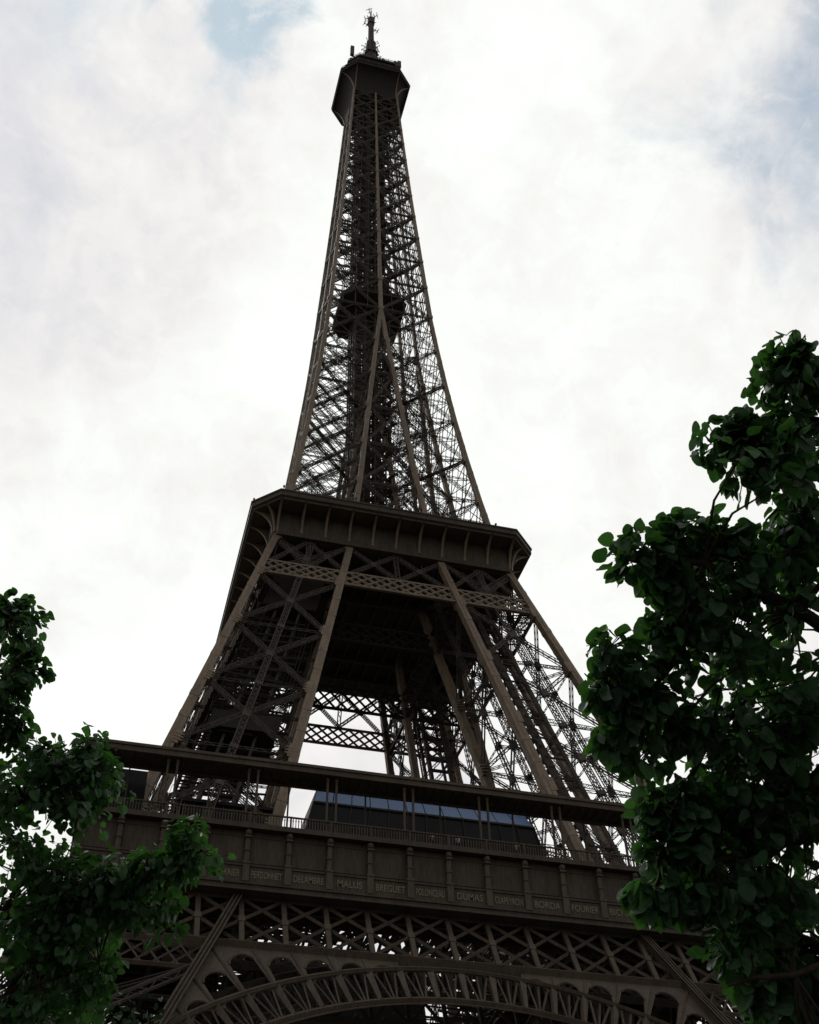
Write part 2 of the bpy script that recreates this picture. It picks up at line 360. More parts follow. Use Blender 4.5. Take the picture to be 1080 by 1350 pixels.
# secondary bracing (half panels) inside the legs
sb = MB()
for i in range(1, len(UPZ) - 1):
    z0, z1 = UPZ[i], UPZ[i + 1]; zm = (z0 + z1) / 2
    for A, B in FACES:
        n = V((0, -1, 0)) if A[1] == B[1] else V((-1, 0, 0))
        lm, rm = corner(zm, *A), corner(zm, *B)
        sb.lattice(lm, rm, 0.3, 0.2, n, 0.07, 0.6, 0.05, both=False)
        mb_, mt = (corner(z0, *A) + corner(z0, *B)) / 2, (corner(z1, *A) + corner(z1, *B)) / 2
        for p, q in ((mb_, lm), (mb_, rm), (mt, lm), (mt, rm)): sb.beam(p, q, 0.10, 0.08, n, False)
sb.build('secondary_bracing', IRON_D, UPL)
four(UPL)

# bracing between the legs above the second platform
def wall_bracing():
    zs = [117.0, 127.1, 137.1, 147.2, 157.3, 167.5]
    for i in range(len(zs) - 1):
        b = MB(); z0, z1 = zs[i], zs[i + 1]
        a0, b0, a1, b1 = V((-I(z0), -H(z0), z0)), V((I(z0), -H(z0), z0)), V((-I(z1), -H(z1), z1)), V((I(z1), -H(z1), z1))
        b.lattice(a0, b1, 0.3, 0.35, (0, -1, 0), 0.07, 0.6); b.lattice(b0, a1, 0.3, 0.35, (0, -1, 0), 0.07, 0.6)
        b.lattice(a1, b1, 0.4, 0.3, (0, -1, 0), 0.09, 0.6)
        c0, d0 = V((-I(z1), -I(z1), z1)), V((I(z1), -I(z1), z1)); b2 = MB(); b2.lattice(c0, d0, 0.3, 0.3, (0, -1, 0), 0.08, 0.6); four(b2.build('inner_tie', IRON_D, T))
        four(b.build('between_leg_bracing', IRON_D, T))
wall_bracing()

# spire shaft: one face, rotated to four
SZ = [177.7, 187.5, 196.5, 205.2, 213.7, 222.2, 230.0, 237.8, 245.3, 252.0, 258.3, 264.2, 268.5]
sf = MB(); sfc = MB(); sbm = MB(); sg_ = MB()
for i in range(len(SZ) - 1):
    z0, z1 = SZ[i], SZ[i + 1]
    wa = 0.74 - 0.34 * (z0 - 177.7) / 91; wb = 0.74 - 0.34 * (z1 - 177.7) / 91
    l0, l1 = V((-H(z0), -H(z0), z0)), V((-H(z1), -H(z1), z1)); c0, c1 = V((0, -H(z0), z0)), V((0, -H(z1), z1)); r0, r1 = V((H(z0), -H(z0), z0)), V((H(z1), -H(z1), z1))
    sf.beam(l0, l1, wa, wa, (0, -1, 0), True, wb, wb); sfc.beam(c0, c1, wa, wa * .8, (0, -1, 0), True, wb, wb * .8)
    for p, s_f in ((l0, sf), (c0, sfc)): s_f.beam(p - V((0, 0, wa * .5)), p + V((0, 0, wa * .5)), wa * 1.5, wa * 1.06, (0, -1, 0))
    for p, q in ((l0, c0), (c0, r0)):
        p1, q1 = (l1, c1) if p is l0 else (c1, r1)
        dw = 0.32 - 0.10 * i / 12
        sbm.lattice(p, q1, dw, dw, (0, -1, 0), 0.10, 0.6, 0.06); sbm.lattice(q, p1, dw, dw, (0, -1, 0), 0.10, 0.6, 0.06)
        sbm.lattice(p, q, dw * .8, dw, (0, -1, 0), 0.09, 0.6, 0.06)
        m0, m1 = (p + p1) / 2, (q + q1) / 2; sbm.beam(m0, m1, 0.2, 0.15, (0, -1, 0), False)
        for t_ in (.25, .5, .75): sbm.beam(p.lerp(q, t_) + V((0, .5, 0)), p1.lerp(q1, t_) + V((0, .5, 0)), .14, .12, (0, -1, 0), False)
SH = empty('spire_shaft'); SH.parent = T; sf.build('corner_chord', IRON, SH); sfc.build('centre_chord', IRON, SH); sbm.build('shaft_bracing', IRON_D, SH)
four(SH)
# horizontal diaphragms inside the upper part
for z in [UPZ[3], UPZ[5]] + SZ[1:-1]:
    dg = MB()
    h = H(z) - 0.3
    dg.lattice((-h, -h, z), (h, h, z), 0.4, 0.25, (0, 0, 1), 0.08, 0.8, .05); dg.lattice((h, -h, z), (-h, h, z), 0.4, 0.25, (0, 0, 1), 0.08, 0.8, .05)
    for a, b in (((0, -h, z), (h, 0, z)), ((h, 0, z), (0, h, z)), ((0, h, z), (-h, 0, z)), ((-h, 0, z), (0, -h, z))):
        dg.lattice(a, b, 0.4, 0.3, (0, 0, 1), 0.09, 0.8)
    dg.build('horizontal_frame', IRON_D, T)

# lift shaft, guides and spiral stair in the middle of the upper tower
def column(x, y, hw, z0, z1, step, solid=0.0):
    lf = MB(); k = int((z1 - z0) / step)
    for sx in (-1, 1):
        for sy in (-1, 1): lf.beam((x + sx * hw, y + sy * hw, z0), (x + sx * hw, y + sy * hw, z1), 0.26, 0.26, (0, -1, 0))
    for q in range(k):
        za, zb = z0 + q * step, z0 + (q + 1) * step
        for sy in (-1, 1):
            lf.beam((x - hw, y + sy * hw, za), (x + hw, y + sy * hw, zb), 0.15, 0.1, (0, -1, 0), False); lf.beam((x + hw, y + sy * hw, za), (x - hw, y + sy * hw, zb), 0.15, 0.1, (0, -1, 0), False)
            lf.beam((x - hw, y + sy * hw, za), (x + hw, y + sy * hw, za), 0.22, 0.2, (0, -1, 0), False)
        for sx in (-1, 1):
            lf.beam((x + sx * hw, y - hw, za), (x + sx * hw, y + hw, zb), 0.15, 0.1, (1, 0, 0), False)
            lf.beam((x + sx * hw, y - hw, za), (x + sx * hw, y + hw, za), 0.22, 0.2, (1, 0, 0), False)
    lf.build('lift_guide', IRON_D, T)
for x, y in ((-2.2, -1.6), (1.6, -1.6), (-2.2, 2.2), (1.6, 2.2)): column(x, y, 0.95, 116, 268, 2.3)
lf = MB(); lf.beam((-0.3, 0.2, 116), (-0.3, 0.2, 272), 1.3, 1.3); lf.build('service_duct', IRON_D, T)
ss = MB()
for k in range(int(150 / 0.42)):
    a = k * 0.42; z = 116.5 + k * 0.42; 
    if z > 266: break
    cx_, cy_ = 3.3, -3.0
    if z > 200: cx_, cy_ = 2.6, -2.6
    ss.beam((cx_ + math.cos(a) * .15, cy_ + math.sin(a) * .15, z), (cx_ + math.cos(a) * 1.25, cy_ + math.sin(a) * 1.25, z), 0.5, 0.08, (0, 0, 1))
    if k % 2 == 0: ss.beam((cx_ + math.cos(a) * 1.2, cy_ + math.sin(a) * 1.2, z), (cx_ + math.cos(a + .84) * 1.2, cy_ + math.sin(a + .84) * 1.2, z + .84), 0.35, 0.06, (0, 0, 1))
ss.beam((3.3, -3.0, 116), (3.3, -3.0, 200), .25, .25); ss.beam((2.6, -2.6, 200), (2.6, -2.6, 266), .25, .25)
ss.build('spiral_stair', IRON_D, T)

# intermediate platform, a solid deck inside the shaft
ip = MB()
loft(ip, [octo(6.2, 1.8, 186.9), octo(6.4, 1.8, 187.1), octo(6.4, 1.8, 187.4)])
for k in range(-3, 4): ip.box(k * 2 - .1, k * 2 + .1, -5.2, 5.2, 186.3, 186.7)
IP = ip.build('intermediate_platform', IRON_D, T)
rl = MB()
for k in range(4):
    a = octo(6.3, 1.8, 187.4); 
for i in range(8):
    p, q = V(octo(6.3, 1.8, 187.4)[i]), V(octo(6.3, 1.8, 187.4)[(i + 1) % 8])
    rl.beam(p + V((0, 0, 1.1)), q + V((0, 0, 1.1)), .08, .08); nn_ = int((q - p).length / .5)
    for j in range(nn_): c = p.lerp(q, j / nn_); rl.beam(c, c + V((0, 0, 1.1)), .05, .05)
rl.build('railing', IRON_D, IP)

# ------------------------------------------------------------------ lattice belts under the second platform
def belt(yf, z0, z1, xw, n_dia, name):
    b = MB()
    def pt(x, z): return V((x, -yf(z), z))
    for z, hh in ((z0 + .14, .3), (z1 - .14, .26)): b.beam(pt(-xw(z), z), pt(xw(z), z), hh, 0.42, (0, -1, 0))
    for d in (-0.14, 0.14):
        o = V((0, d, 0)); zb, zt = z0 + .25, z1 - .25; xb = xw(z0)
        step = 2 * xb / n_dia
        for k in range(-1, n_dia + 1):
            for sg in (1, -1):
                xa = -xb + k * step; xc = xa + step * 2 * 0.98
                if sg < 0: xa, xc = xc, xa
                p, q = pt(xa, zb), pt(xc, zt)
                # trim to the belt
                lim = xb - .1
                if abs(p.x) > lim or abs(q.x) > lim:
                    dx = q.x - p.x
                    t0, t1 = 0, 1
                    for edge in (-lim, lim):
                        t = (edge - p.x) / dx
                        if 0 < t < 1:
                            if abs(p.x) > lim and (p.x - edge) * edge > 0: t0 = t
                            if abs(q.x) > lim and (q.x - edge) * edge > 0: t1 = t
                    if (abs(p.x) > lim and t0 == 0) or (abs(q.x) > lim and t1 == 1): continue
                    p, q = p.lerp(q, t0), p.lerp(q, t1)
                b.beam(p + o, q + o, 0.2, 0.05, (0, -1, 0), False)
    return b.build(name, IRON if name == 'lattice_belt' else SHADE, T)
four(belt(lambda z: H(z) + .1, 102.0, 104.9, lambda z: H(z) - .3, 22, 'lattice_belt'))
four(belt(lambda z: I(z) + .0, 101.2, 104.9, lambda z: H(z) - .3, 21, 'inner_lattice_belt'))
# cross panels between the belt and the platform
xp = MB()
def xpan(x0, x1):
    z0, z1 = 104.9, 110.4
    a, b, c, d = [V((x, -H(z), z)) for x, z in ((x0, z0), (x1, z0), (x0 * .985, z1), (x1 * .985, z1))]
    mx_ = (x0 + x1) / 2; mt, mb_ = V((mx_, -H(z1), z1)), V((mx_, -H(z0), z0))
    xp.lattice(mb_, mt, .5, .35, (0, -1, 0), .1, .7)
    for p, q in ((a, mt), (mb_, c), (mb_, d), (b, mt)): xp.lattice(p, q, .42, .35, (0, -1, 0), .1, .7, cross=True)
    for s_ in (.25, .75):
        cx_ = V((x0 * (1 - s_) + x1 * s_, -H(107.6) - .02, 107.6)); xp.beam(cx_ - V((0, 0, .4)), cx_ + V((0, 0, .4)), .8, .42)
xpan(-17.6, -7.3); xpan(-6.6, 6.6); xpan(7.3, 17.6)
four(xp.build('cross_panel', IRON_D, T))

# ------------------------------------------------------------------ second platform
P2 = MB()
loft(P2, [octo(17.7, 0.9, 110.6), octo(17.7, 0.9, 111.1), octo(17.55, 0.9, 111.1), octo(17.55, 0.9, 115.0)])
loft(P2, [octo(20.35, 3.3, 114.75), octo(20.35, 3.3, 115.1), octo(20.67, 3.5, 115.25), octo(20.67, 3.5, 115.95), octo(20.8, 3.55, 116.05), octo(20.8, 3.55, 116.25)])
P2o = P2.build('second_platform', PANEL, T)
js = MB()
for k in range(-8, 9): js.box(k * 2.05 - .14, k * 2.05 + .14, -16.2, 16.2, 109.7, 110.58)
for k in (-12, -7, 0, 7, 12): js.box(-16.2, 16.2, k - .22, k + .22, 109.3, 110.55)
js.build('floor_joists', IRON_D, P2o)
def console(dirv, base, reach, z0, z1, th=.16, fl=.34):
    """curved bracket: concave web with a flange along the curve"""
    b = MB(); dirv = V(dirv).normalized(); side = V((-dirv.y, dirv.x, 0)); base = V(base)
    arc = []
    for k in range(13):
        a = math.pi / 2 * k / 12
        arc.append((reach * (1 - math.cos(a)), (z1 - z0) * math.sin(a)))
    arc = [(r_, z) for r_, z in arc]
    poly = [base + dirv * r_ + V((0, 0, z0 + z)) for r_, z in arc] + [base + dirv * reach + V((0, 0, z1 + .01)), base + V((0, 0, z1 + .01))]
    # web as strips (the polygon is concave)
    for k in range(12):
        p, q = poly[k], poly[k + 1]; pt, qt = base + dirv * arc[k][0] + V((0, 0, z1)), base + dirv * arc[k + 1][0] + V((0, 0, z1))
        if k == 11: continue
        s_ = side * th / 2
        b.add([p - s_, q - s_, qt - s_, pt - s_, p + s_, q + s_, qt + s_, pt + s_], [(0, 3, 2, 1), (4, 5, 6, 7), (0, 1, 5, 4)])
    for k in range(12):
        b.beam(poly[k], poly[k + 1], fl, .07, side.cross(poly[k + 1] - poly[k]), False)
    return b
for k in range(-5, 6):
    console((0, -1, 0), (k * 3.38, -17.5, 0), 2.95, 111.2, 114.8).build('console', IRON, P2o)
for k in range(-5, 6):
    console((-1, 0, 0), (-17.5, k * 3.38, 0), 2.95, 111.2, 114.8).build('console', IRON, P2o)
    console((1, 0, 0), (17.5, k * 3.38, 0), 2.95, 111.2, 114.8).build('console', IRON, P2o)
    console((0, 1, 0), (k * 3.38, 17.5, 0), 2.95, 111.2, 114.8).build('console', IRON, P2o)
for sx in (-1, 1):
    for sy in (-1, 1): console((sx, sy, 0), (sx * 17.3, sy * 17.3, 0), 2.2, 111.2, 114.8).build('console', IRON, P2o)
rl = MB()
def railing(mb_, pts, h, step, post=2.4, th=.045):
    for i in range(len(pts)):
        p, q = V(pts[i]), V(pts[(i + 1) % len(pts)])
        ln = (q - p).length
        mb_.beam(p + V((0, 0, h)), q + V((0, 0, h)), .09, .09); mb_.beam(p + V((0, 0, .12)), q + V((0, 0, .12)), .07, .07)
        n_ = max(1, int(ln / step))
        for j in range(n_): c = p.lerp(q, j / n_); mb_.beam(c, c + V((0, 0, h)), th, th)
        n_ = max(1, int(ln / post))
        for j in range(n_): c = p.lerp(q, j / n_); mb_.beam(c, c + V((0, 0, h + .1)), .14, .14)
railing(rl, octo(18.6, 3.2, 116.25), 1.1, .25)
rl.build('railing', IRON_D, P2o)
# lamps and small fittings on the rail
rnd = random.Random(5)
for k in range(11):
    x = -17 + k * 3.4 + rnd.uniform(-.8, .8)
    for p in ((x, -20.4), (-20.4, x)):
        if max(abs(p[0]), abs(p[1])) > 20.5 or min(abs(p[0]), abs(p[1])) > 17: continue
        fx = MB(); hh = .35 + rnd.random() * .5; fx.beam((p[0], p[1], 116.25), (p[0], p[1], 116.25 + hh), .1, .1); fx.beam((p[0], p[1], 116.25 + hh), (p[0], p[1], 116.5 + hh), .26, .26); fx.build('rim_lamp', IRON_D, P2o)
# upper storey kiosk on the second platform
kb = MB(); loft(kb, [octo(9.5, 1.5, 116.2), octo(9.5, 1.5, 119.0)])
KB = kb.build('kiosk', TEAL, P2o)
kr = MB(); loft(kr, [octo(11.6, 2, 119.0), octo(11.9, 2, 119.25), octo(11.9, 2, 119.6)]); kr.build('kiosk_roof', IRON_D, KB)
kk = MB(); railing(kk, octo(11.6, 2, 119.6), 1.3, .3)
for k in range(-9, 10):
    for a, b in (((k, -9.56), (k, -9.56)), ((-9.56, k), (-9.56, k)), ((9.56, k), (9.56, k))): kk.beam((a[0], a[1], 116.2), (a[0], a[1], 119), .12, .12)
kk.build('kiosk_railing', IRON_D, KB)

# ------------------------------------------------------------------ first platform
SP = 3.927; HF = 35.343
FZ = 57.3
fl_ = MB()
for (x0, x1, y0, y1) in ((-33.9, 33.9, -33.9, -17.8), (-33.9, 33.9, 17.8, 33.9), (-33.9, -17.8, -17.8, 17.8), (17.8, 33.9, -17.8, 17.8)):
    fl_.box(x0, x1, y0, y1, 56.3, 56.9)
P1 = fl_.build('first_platform', IRON_D, T)
js = MB()
for k in range(-17, 18):
    for s_ in (-1, 1):
        a, b = sorted((s_ * 33.5, s_ * 17.9)); js.box(k * 1.96 - .12, k * 1.96 + .12, a, b, 55.7, 56.28)
        if abs(k * 1.96) < 17.7: js.box(a, b, k * 1.96 - .12, k * 1.96 + .12, 55.7, 56.28)
for c in (21.5, 25.5, 29.5):
    for s_ in (-1, 1):
        js.box(-33.4, 33.4, s_ * c - .3, s_ * c + .3, 55.2, 56.26); js.box(s_ * c - .3, s_ * c + .3, -33.4, 33.4, 55.22, 56.25)
js.build('floor_joists', IRON_D, P1)
# frieze side: gallery edge slab, recessed wall, name band, bottom moulding
fz = MB()
ch_ = .9
fz.box(-HF + .3, HF - .3, -34.75, -34.45, 51.5, 56.75)         # recessed wall
fz.box(-HF - .1, HF + .1, -HF - .12, -33.95, 56.8, 57.02)       # gallery slab
fz.box(-HF - .22, HF + .22, -HF - .26, -HF - .12, 56.72, 57.18)  # edge moulding
fz.box(-HF - .05, HF + .05, -35.12, -34.76, 51.55, 53.05)       # name band
fz.box(-HF - .12, HF + .12, -35.24, -34.77, 53.06, 53.22)
fz.box(-HF - .15, HF + .15, -35.3, -34.3, 51.32, 51.54)
fz.box(-HF - .05, HF + .05, -35.15, -34.2, 50.95, 51.31)
fz.box(-HF - .15, HF + .15, -35.34, -34.1, 50.72, 50.94)
FR = fz.build('frieze', PANEL, T)
det = MB()
for k in range(-9, 9):       # raised frames of the wall panels
    xa, xb = k * SP + .42, (k + 1) * SP - .42
    for x in (xa, xb): det.box(x - .05, x + .05, -34.8, -34.74, 53.6, 56.2)
    for z in (53.6, 56.2): det.box(xa + .06, xb - .06, -34.82, -34.74, z - .05, z + .05)
det.build('panel_frame', PANEL, FR)
def frieze_console(x):
    b = MB()
    def blk(w_, y, z0, z1): b.box(x - w_ / 2, x + w_ / 2, y, -34.74, z0, z1)
    blk(.62, -35.36, 51.56, 53.25); blk(.74, -35.42, 53.26, 53.45); blk(.44, -35.22, 53.46, 55.9); blk(.56, -35.3, 54.6, 54.72)
    blk(.62, -35.4, 55.91, 56.08)
    pts = []   # ball-like capital
    for i in range(7):
        a = math.pi * i / 6; pts.append((math.sin(a) * .34, -math.cos(a) * .34))
    b.tube([(x, -35.22, 56.4 + z) for r_, z in pts], [max(r_, .02) for r_, z in pts], 10)
    return b
for k in range(-9, 10): frieze_console(k * SP if abs(k) < 9 else math.copysign(HF - .3, k)).build('frieze_console', IRON_L, FR)
NAMES = ['PETIET', 'DAGUERRE', 'WURTZ', 'LE VERRIER', 'PERDONNET', 'DELAMBRE', 'MALUS', 'BREGUET', 'POLONCEAU', 'DUMAS', 'CLAPEYRON', 'BORDA', 'FOURIER', 'BICHAT', 'SAUVAGE', 'PELOUZE', 'CARNOT', 'LAME']
for i, nm in enumerate(NAMES):
    cu = bpy.data.curves.new('name_lettering', 'FONT'); cu.body = nm; cu.size = 0.95; cu.align_x = 'CENTER'; cu.align_y = 'CENTER'; cu.extrude = .03; cu.offset = 0.012; cu.space_character = 1.05
    to = bpy.data.objects.new('tmp', cu); col.objects.link(to); bpy.context.view_layer.update()
    me = bpy.data.meshes.new_from_object(to.evaluated_get(bpy.context.evaluated_depsgraph_get())); bpy.data.objects.remove(to)
    xs = [v.co.x for v in me.vertices]; wd = max(xs) - min(xs); sx = min(.80, 2.85 / wd)
    cx_ = (i - 8.5) * SP
    for v in me.vertices:
        x, y, z = v.co; v.co = (cx_ + x * sx, -35.14 - z, 52.28 + y * 1.0)
    me.materials.clear(); me.materials.append(GOLD); me.name = 'name_lettering'
    o = bpy.data.objects.new('name_lettering', me); col.objects.link(o); o.parent = FR
four(FR)
# balustrade
bl = MB()
y = -HF - .05
bl.box(-HF, HF, y - .09, y + .09, 58.28, 58.40); bl.box(-HF, HF, y - .06, y + .06, 57.22, 57.30)
for j in range(int(2 * HF / .27)):
    x = -HF + .13 + j * .27
    bl.beam((x, y, 57.3), (x, y, 58.28), .075, .06, (0, -1, 0), False); bl.beam((x, y, 57.95), (x, y, 58.05), .13, .08, (0, -1, 0))
for k in range(-9, 10):
    x = k * SP; bl.box(x - .07, x + .07, y - .085, y + .085, 57.05, 58.42)
BL = bl.build('balustrade', IRON_L, T); four(BL)
# gallery canopy with paired posts
gc = MB()
gc.box(-35.9, 35.9, -35.85, -35.55, 63.2, 63.95); gc.box(-36.0, 36.0, -36.0, -35.86, 63.75, 64.05); gc.box(-35.9, 35.9, -35.54, -32.9, 63.3, 63.5)
gc.box(-35.8, 35.8, -33.15, -32.89, 63.0, 63.29)
for k in range(-36, 37): gc.box(k * .98 - .05, k * .98 + .05, -35.5, -33.2, 63.1, 63.29)
GC = gc.build('gallery_canopy', IRON_L, T)
for k in range(-9, 10, 2):
    for o_ in (-.45, .45):
        b = MB(); x = k * SP + o_; b.beam((x, -35.2, 57.05), (x, -35.2, 63.2), .2, .2); b.beam((x, -35.2, 57.05), (x, -35.2, 57.5), .3, .3); b.beam((x, -35.2, 62.8), (x, -35.2, 63.2), .3, .3)
        b.build('canopy_post', IRON_L, GC)
GCs = four(GC)
for k in range(-8, 10, 2):
    b = MB(); b.beam((k * SP, -33.0, 57.0), (k * SP, -33.0, 62.9), .15, .15); b.build('canopy_post', IRON_D, GC)
# lift landing in the near left leg, and the ticket house behind it
ll = MB()
ll.box(-25.4, -15.4, -27.0, -17.0, 56.95, 63.4); ll.box(-33.6, -29.6, -31.0, -22.0, 56.95, 64.0); ll.box(-33.6, -25.2, -23.0, -22.6, 62.0, 64.0); ll.box(-25.7, -15.1, -27.3, -16.7, 63.4, 63.7)
LLo = ll.build('lift_landing', DARKG, T)
lm = MB()
for k in range(11): lm.beam((-25.4 + k, -27.05, 56.95), (-25.4 + k, -27.05, 63.4), .12, .12)
for z in (59.2, 61.3): lm.beam((-25.4, -27.06, z), (-15.4, -27.06, z), .12, .1)
lm.build('landing_frame', IRON_D, LLo)
# flat-roofed plant and shop blocks beside the legs on the first platform
# pavilions between the legs
def pavilion():
    b = MB()
    y0, y1 = -28.0, -18.5
    z0, z1, z2 = 56.9, 64.6, 67.6
    def x(z): return 13.9 - (z - 57) * .225
    def ring(z, ya, yb, f=1): X = x(z) * f; return [(-X, ya, z), (X, ya, z), (X, yb, z), (-X, yb, z)]
    loft(b, [ring(z0, y0, y1), ring(z1, y0 + .05, y1)], True, True)
    Pv = b.build('pavilion', DARKG, T)
    r_ = MB(); loft(r_, [ring(66.9, y0 + 1.35, y1), ring(67.2, y0 + 1.25, y1)]); r_.build('pavilion_roof', IRON_D, Pv)
    mu = MB()
    n_ = 12
    for k in range(n_ + 1):
        t = -1 + 2 * k / n_
        mu.beam((t * x(57.3), y0 - .06, 57.3), (t * x(64.55), y0 - .02, 64.55), .14, .12)
    mu.beam((-x(64.55), y0 - .05, 64.55), (x(64.55), y0 - .05, 64.55), .22, .2, (0, 0, 1))
    mu.build('mullion', SHADE, Pv)
    for k in range(n_):
        ta, tb = -1 + 2 * k / n_, -1 + 2 * (k + 1) / n_
        g_ = MB(); za, zb = 64.7, 66.85; xa, xb = x(za), x(zb)
        e = .004
        g_.add([(ta * xa + .05, y0 + .05, za), (tb * xa - .05, y0 + .05, za), (tb * xb - .05, y0 + 1.4, zb), (ta * xb + .05, y0 + 1.4, zb),
                (ta * xa + .05, y0 + .15, za), (tb * xa - .05, y0 + .15, za), (tb * xb - .05, y0 + 1.5, zb), (ta * xb + .05, y0 + 1.5, zb)],
               [(0, 1, 2, 3), (7, 6, 5, 4), (0, 4, 5, 1), (1, 5, 6, 2), (2, 6, 7, 3), (3, 7, 4, 0)])
        g_.build('glass_panel', GLASS, Pv)
    s_ = MB()
    for sg in (-1, 1):
        s_.add([(sg * x(64.6), y0 + .1, 64.61), (sg * x(66.85), y0 + 1.45, 66.85), (sg * x(66.85), y1, 66.85), (sg * x(64.6), y1, 64.61)], [(0, 1, 2, 3)])
    s_.box(-x(66.85), x(66.85), y1 - .2, y1, 64.62, 66.88)
    s_.build('side_wall', DARKG, Pv)
    return Pv
four(pavilion())
# parapet screens round the central opening
sc = MB()
sc.box(-17.7, 17.7, -17.78, -17.6, 55.7, 57.1)
sc.beam((-17.7, -17.7, 58.6), (17.7, -17.7, 58.6), .1, .1)
for k in range(-43, 44): sc.beam((k * .41, -17.7, 57), (k * .41, -17.7, 58.6), .04, .04)
rs_ = random.Random(8)
for k in range(-44, 45):
    if rs_.random() < (.55 if k < 4 else .85): sc.beam((k * .4, -17.5, 55.9), (k * .4 + rs_.uniform(-1, 1), -17.5 + rs_.uniform(4, 13), 55.6 + rs_.uniform(-.8, .8)), rs_.uniform(.12, .5), .08, (0, 0, 1))
for k in range(-8, 9): sc.beam((k * 2.05, -17.5, 55.8), (k * 2.05, -14.0 + 1.2 * math.sin(k * 2.3), 54.6), .3, .16); sc.beam((k * 2.05, -17.5, 56.5), (k * 2.05 + 1.5, -15.0, 55.4), .5, .16)
for k in range(-6, 7): sc.beam((k * 2.9, -17.5, 56.6), (k * 2.9 + .6, -11.0, 57.6), .25, .3)
four(sc.build('opening_parapet', IRON_D, T))

# ------------------------------------------------------------------ big girder and arch below the first platform
KI = .52
def FY(z): return -(33.2 + (51.5 - z) * KI)
def FP(x, v, off=0.0):      # point in the inclined face plane from in-plane height v
    z = v / 1.1271; return V((x, FY(z) + off * .887, z + off * -.461 * -1 * 0 ))
NF = V((0, -.887, -.461)).normalized() * 1.0
NF = V((0, -1, -KI * 0)).normalized()
NFP = V((0, -1.0, -KI)).normalized()
gd = MB()
zt, zb = 51.0, 44.95
def G(x, z, off=0.0): return V((x, FY(z) - off, z))
WG = 31.5
def girder(gd, yo, wg, th=.42):
    gd.beam(G(-wg, zt, yo), G(wg, zt, yo), .7, .6, NFP)
    for k in range(-8, 9):
        x = k * SP
        gd.beam(G(x, zb, yo), G(x, zt, yo), .46, .3, NFP)
    for k in range(-9, 10):
        for sg in (-1, 1):
            x0, x1 = k * SP, (k + 2 * sg) * SP
            if abs(x1) > wg + 1: continue
            a, b = G(x0, zt - .3, yo), G(x1, zb + .3, yo)
            for q in (-.0,): gd.beam(a + V((0, sg * .05 - .02, 0)), b + V((0, sg * .05 - .02, 0)), .30, .05, NFP); gd.beam(a + V((0, sg * .05 + .1, 0)), b + V((0, sg * .05 + .1, 0)), .08, .2, NFP)
    for k in range(-8, 9):
        gd.beam(G(k * SP, 47.7, yo + .06), G(k * SP, 48.3, yo + .06), .62, .3, NFP)
girder(gd, 0.0, WG)
GD = gd.build('cross_girder', IRON_L, T)
bc = MB(); bc.beam(G(-26.5, 44.95), G(26.5, 44.95), .95, .55, NFP)
bc.build('bottom_chord', IRON_L, GD)
ig = MB(); girder(ig, -4.0, 29.5); ig.beam(G(-26, 44.95, -4), G(26, 44.95, -4), .7, .5, NFP); ig.build('back_truss', IRON_D, GD)
four(GD)
ig2 = MB()
for k in range(-5, 6): ig2.beam((k * SP, -20, 45.5), (k * SP, -18, 51), .4, .3)
for k in range(-5, 5):
    ig2.beam((k * SP, -20, 45.5), (k * SP + SP, -18, 51), .3, .2); ig2.beam((k * SP + SP, -20, 45.5), (k * SP, -18, 51), .3, .2)
ig2.beam((-20, -20, 45.5), (20, -20, 45.5), .7, .5); ig2.beam((-19, -18, 51), (19, -18, 51), .6, .5)
four(ig2.build('inner_girder', IRON_D, T))

# arch: polar coordinates in the inclined plane
VC = 9.57; RO = 40.4; RI = 36.6
def A(th, r_, off=0.0):
    x = r_ * math.sin(th); v = VC + r_ * math.cos(th); z = v / 1.1271
    return V((x, FY(z), z)) + NFP * off
DT = R(4.1)
rg = MB(); rg2 = MB(); nseg = 60; TH = R(62)
for off in (0.0, -4.2):
    for i in range(nseg):
        a, b = -TH + 2 * TH * i / nseg, -TH + 2 * TH * (i + 1) / nseg
        r_g = rg if off == 0 else rg2
        r_g.beam(A(a, RO, off), A(b, RO, off), .42, .75, NFP); r_g.beam(A(a, RI, off), A(b, RI, off), .5, .75, NFP)
        if off == 0:
            rg.beam(A(a, RO - .05, .42), A(b, RO - .05, .42), .12, .12, NFP); rg.beam(A(a, RI + .12, .42), A(b, RI + .12, .42), .12, .12, NFP)
            rg.beam(A(a, RI - .3, 0), A(b, RI - .3, 0), .08, 1.0, NFP)
TRF = MB(); TRB = MB()
nb = int(TH / DT)
for k in range(-nb, nb + 1):
    for off in (0.0, -4.2):
        a = k * DT; tr = TRF if off == 0 else TRB
        tr.beam(A(a, RI + .2, off), A(a, RO - .2, off), .34, .4, NFP, True, .62, .4)
        for t_ in (.34, -.34) : tr.beam(A(a, RO - .9, off), A(a + t_ * DT, RO - .2, off), .14, .2, NFP)
        if k < nb:
            ac = a + DT / 2
            tr.beam(A(ac - .08 * DT, RI + .2, off), A(a + .16 * DT, RO - .25, off), .13, .2, NFP)
            tr.beam(A(ac + .08 * DT, RI + .2, off), A(a + .84 * DT, RO - .25, off), .13, .2, NFP)
            tr.beam(A(ac, RI + .2, off), A(ac, RO - .25, off), .13, .2, NFP)
            tr.beam(A(ac - .2 * DT, RI + .35, off), A(ac + .2 * DT, RI + .35, off), .12, .2, NFP)
for m_a, m_b in ((rg, TRF), (rg2, TRB)): m_a.add(m_b.v, m_b.f)
AR = rg.build('decorative_arch', IRON_L, T); rg2.build('rear_arch_ring', IRON_D, AR)
for k in range(-nb, nb + 1, 2): pass
so_ = MB()
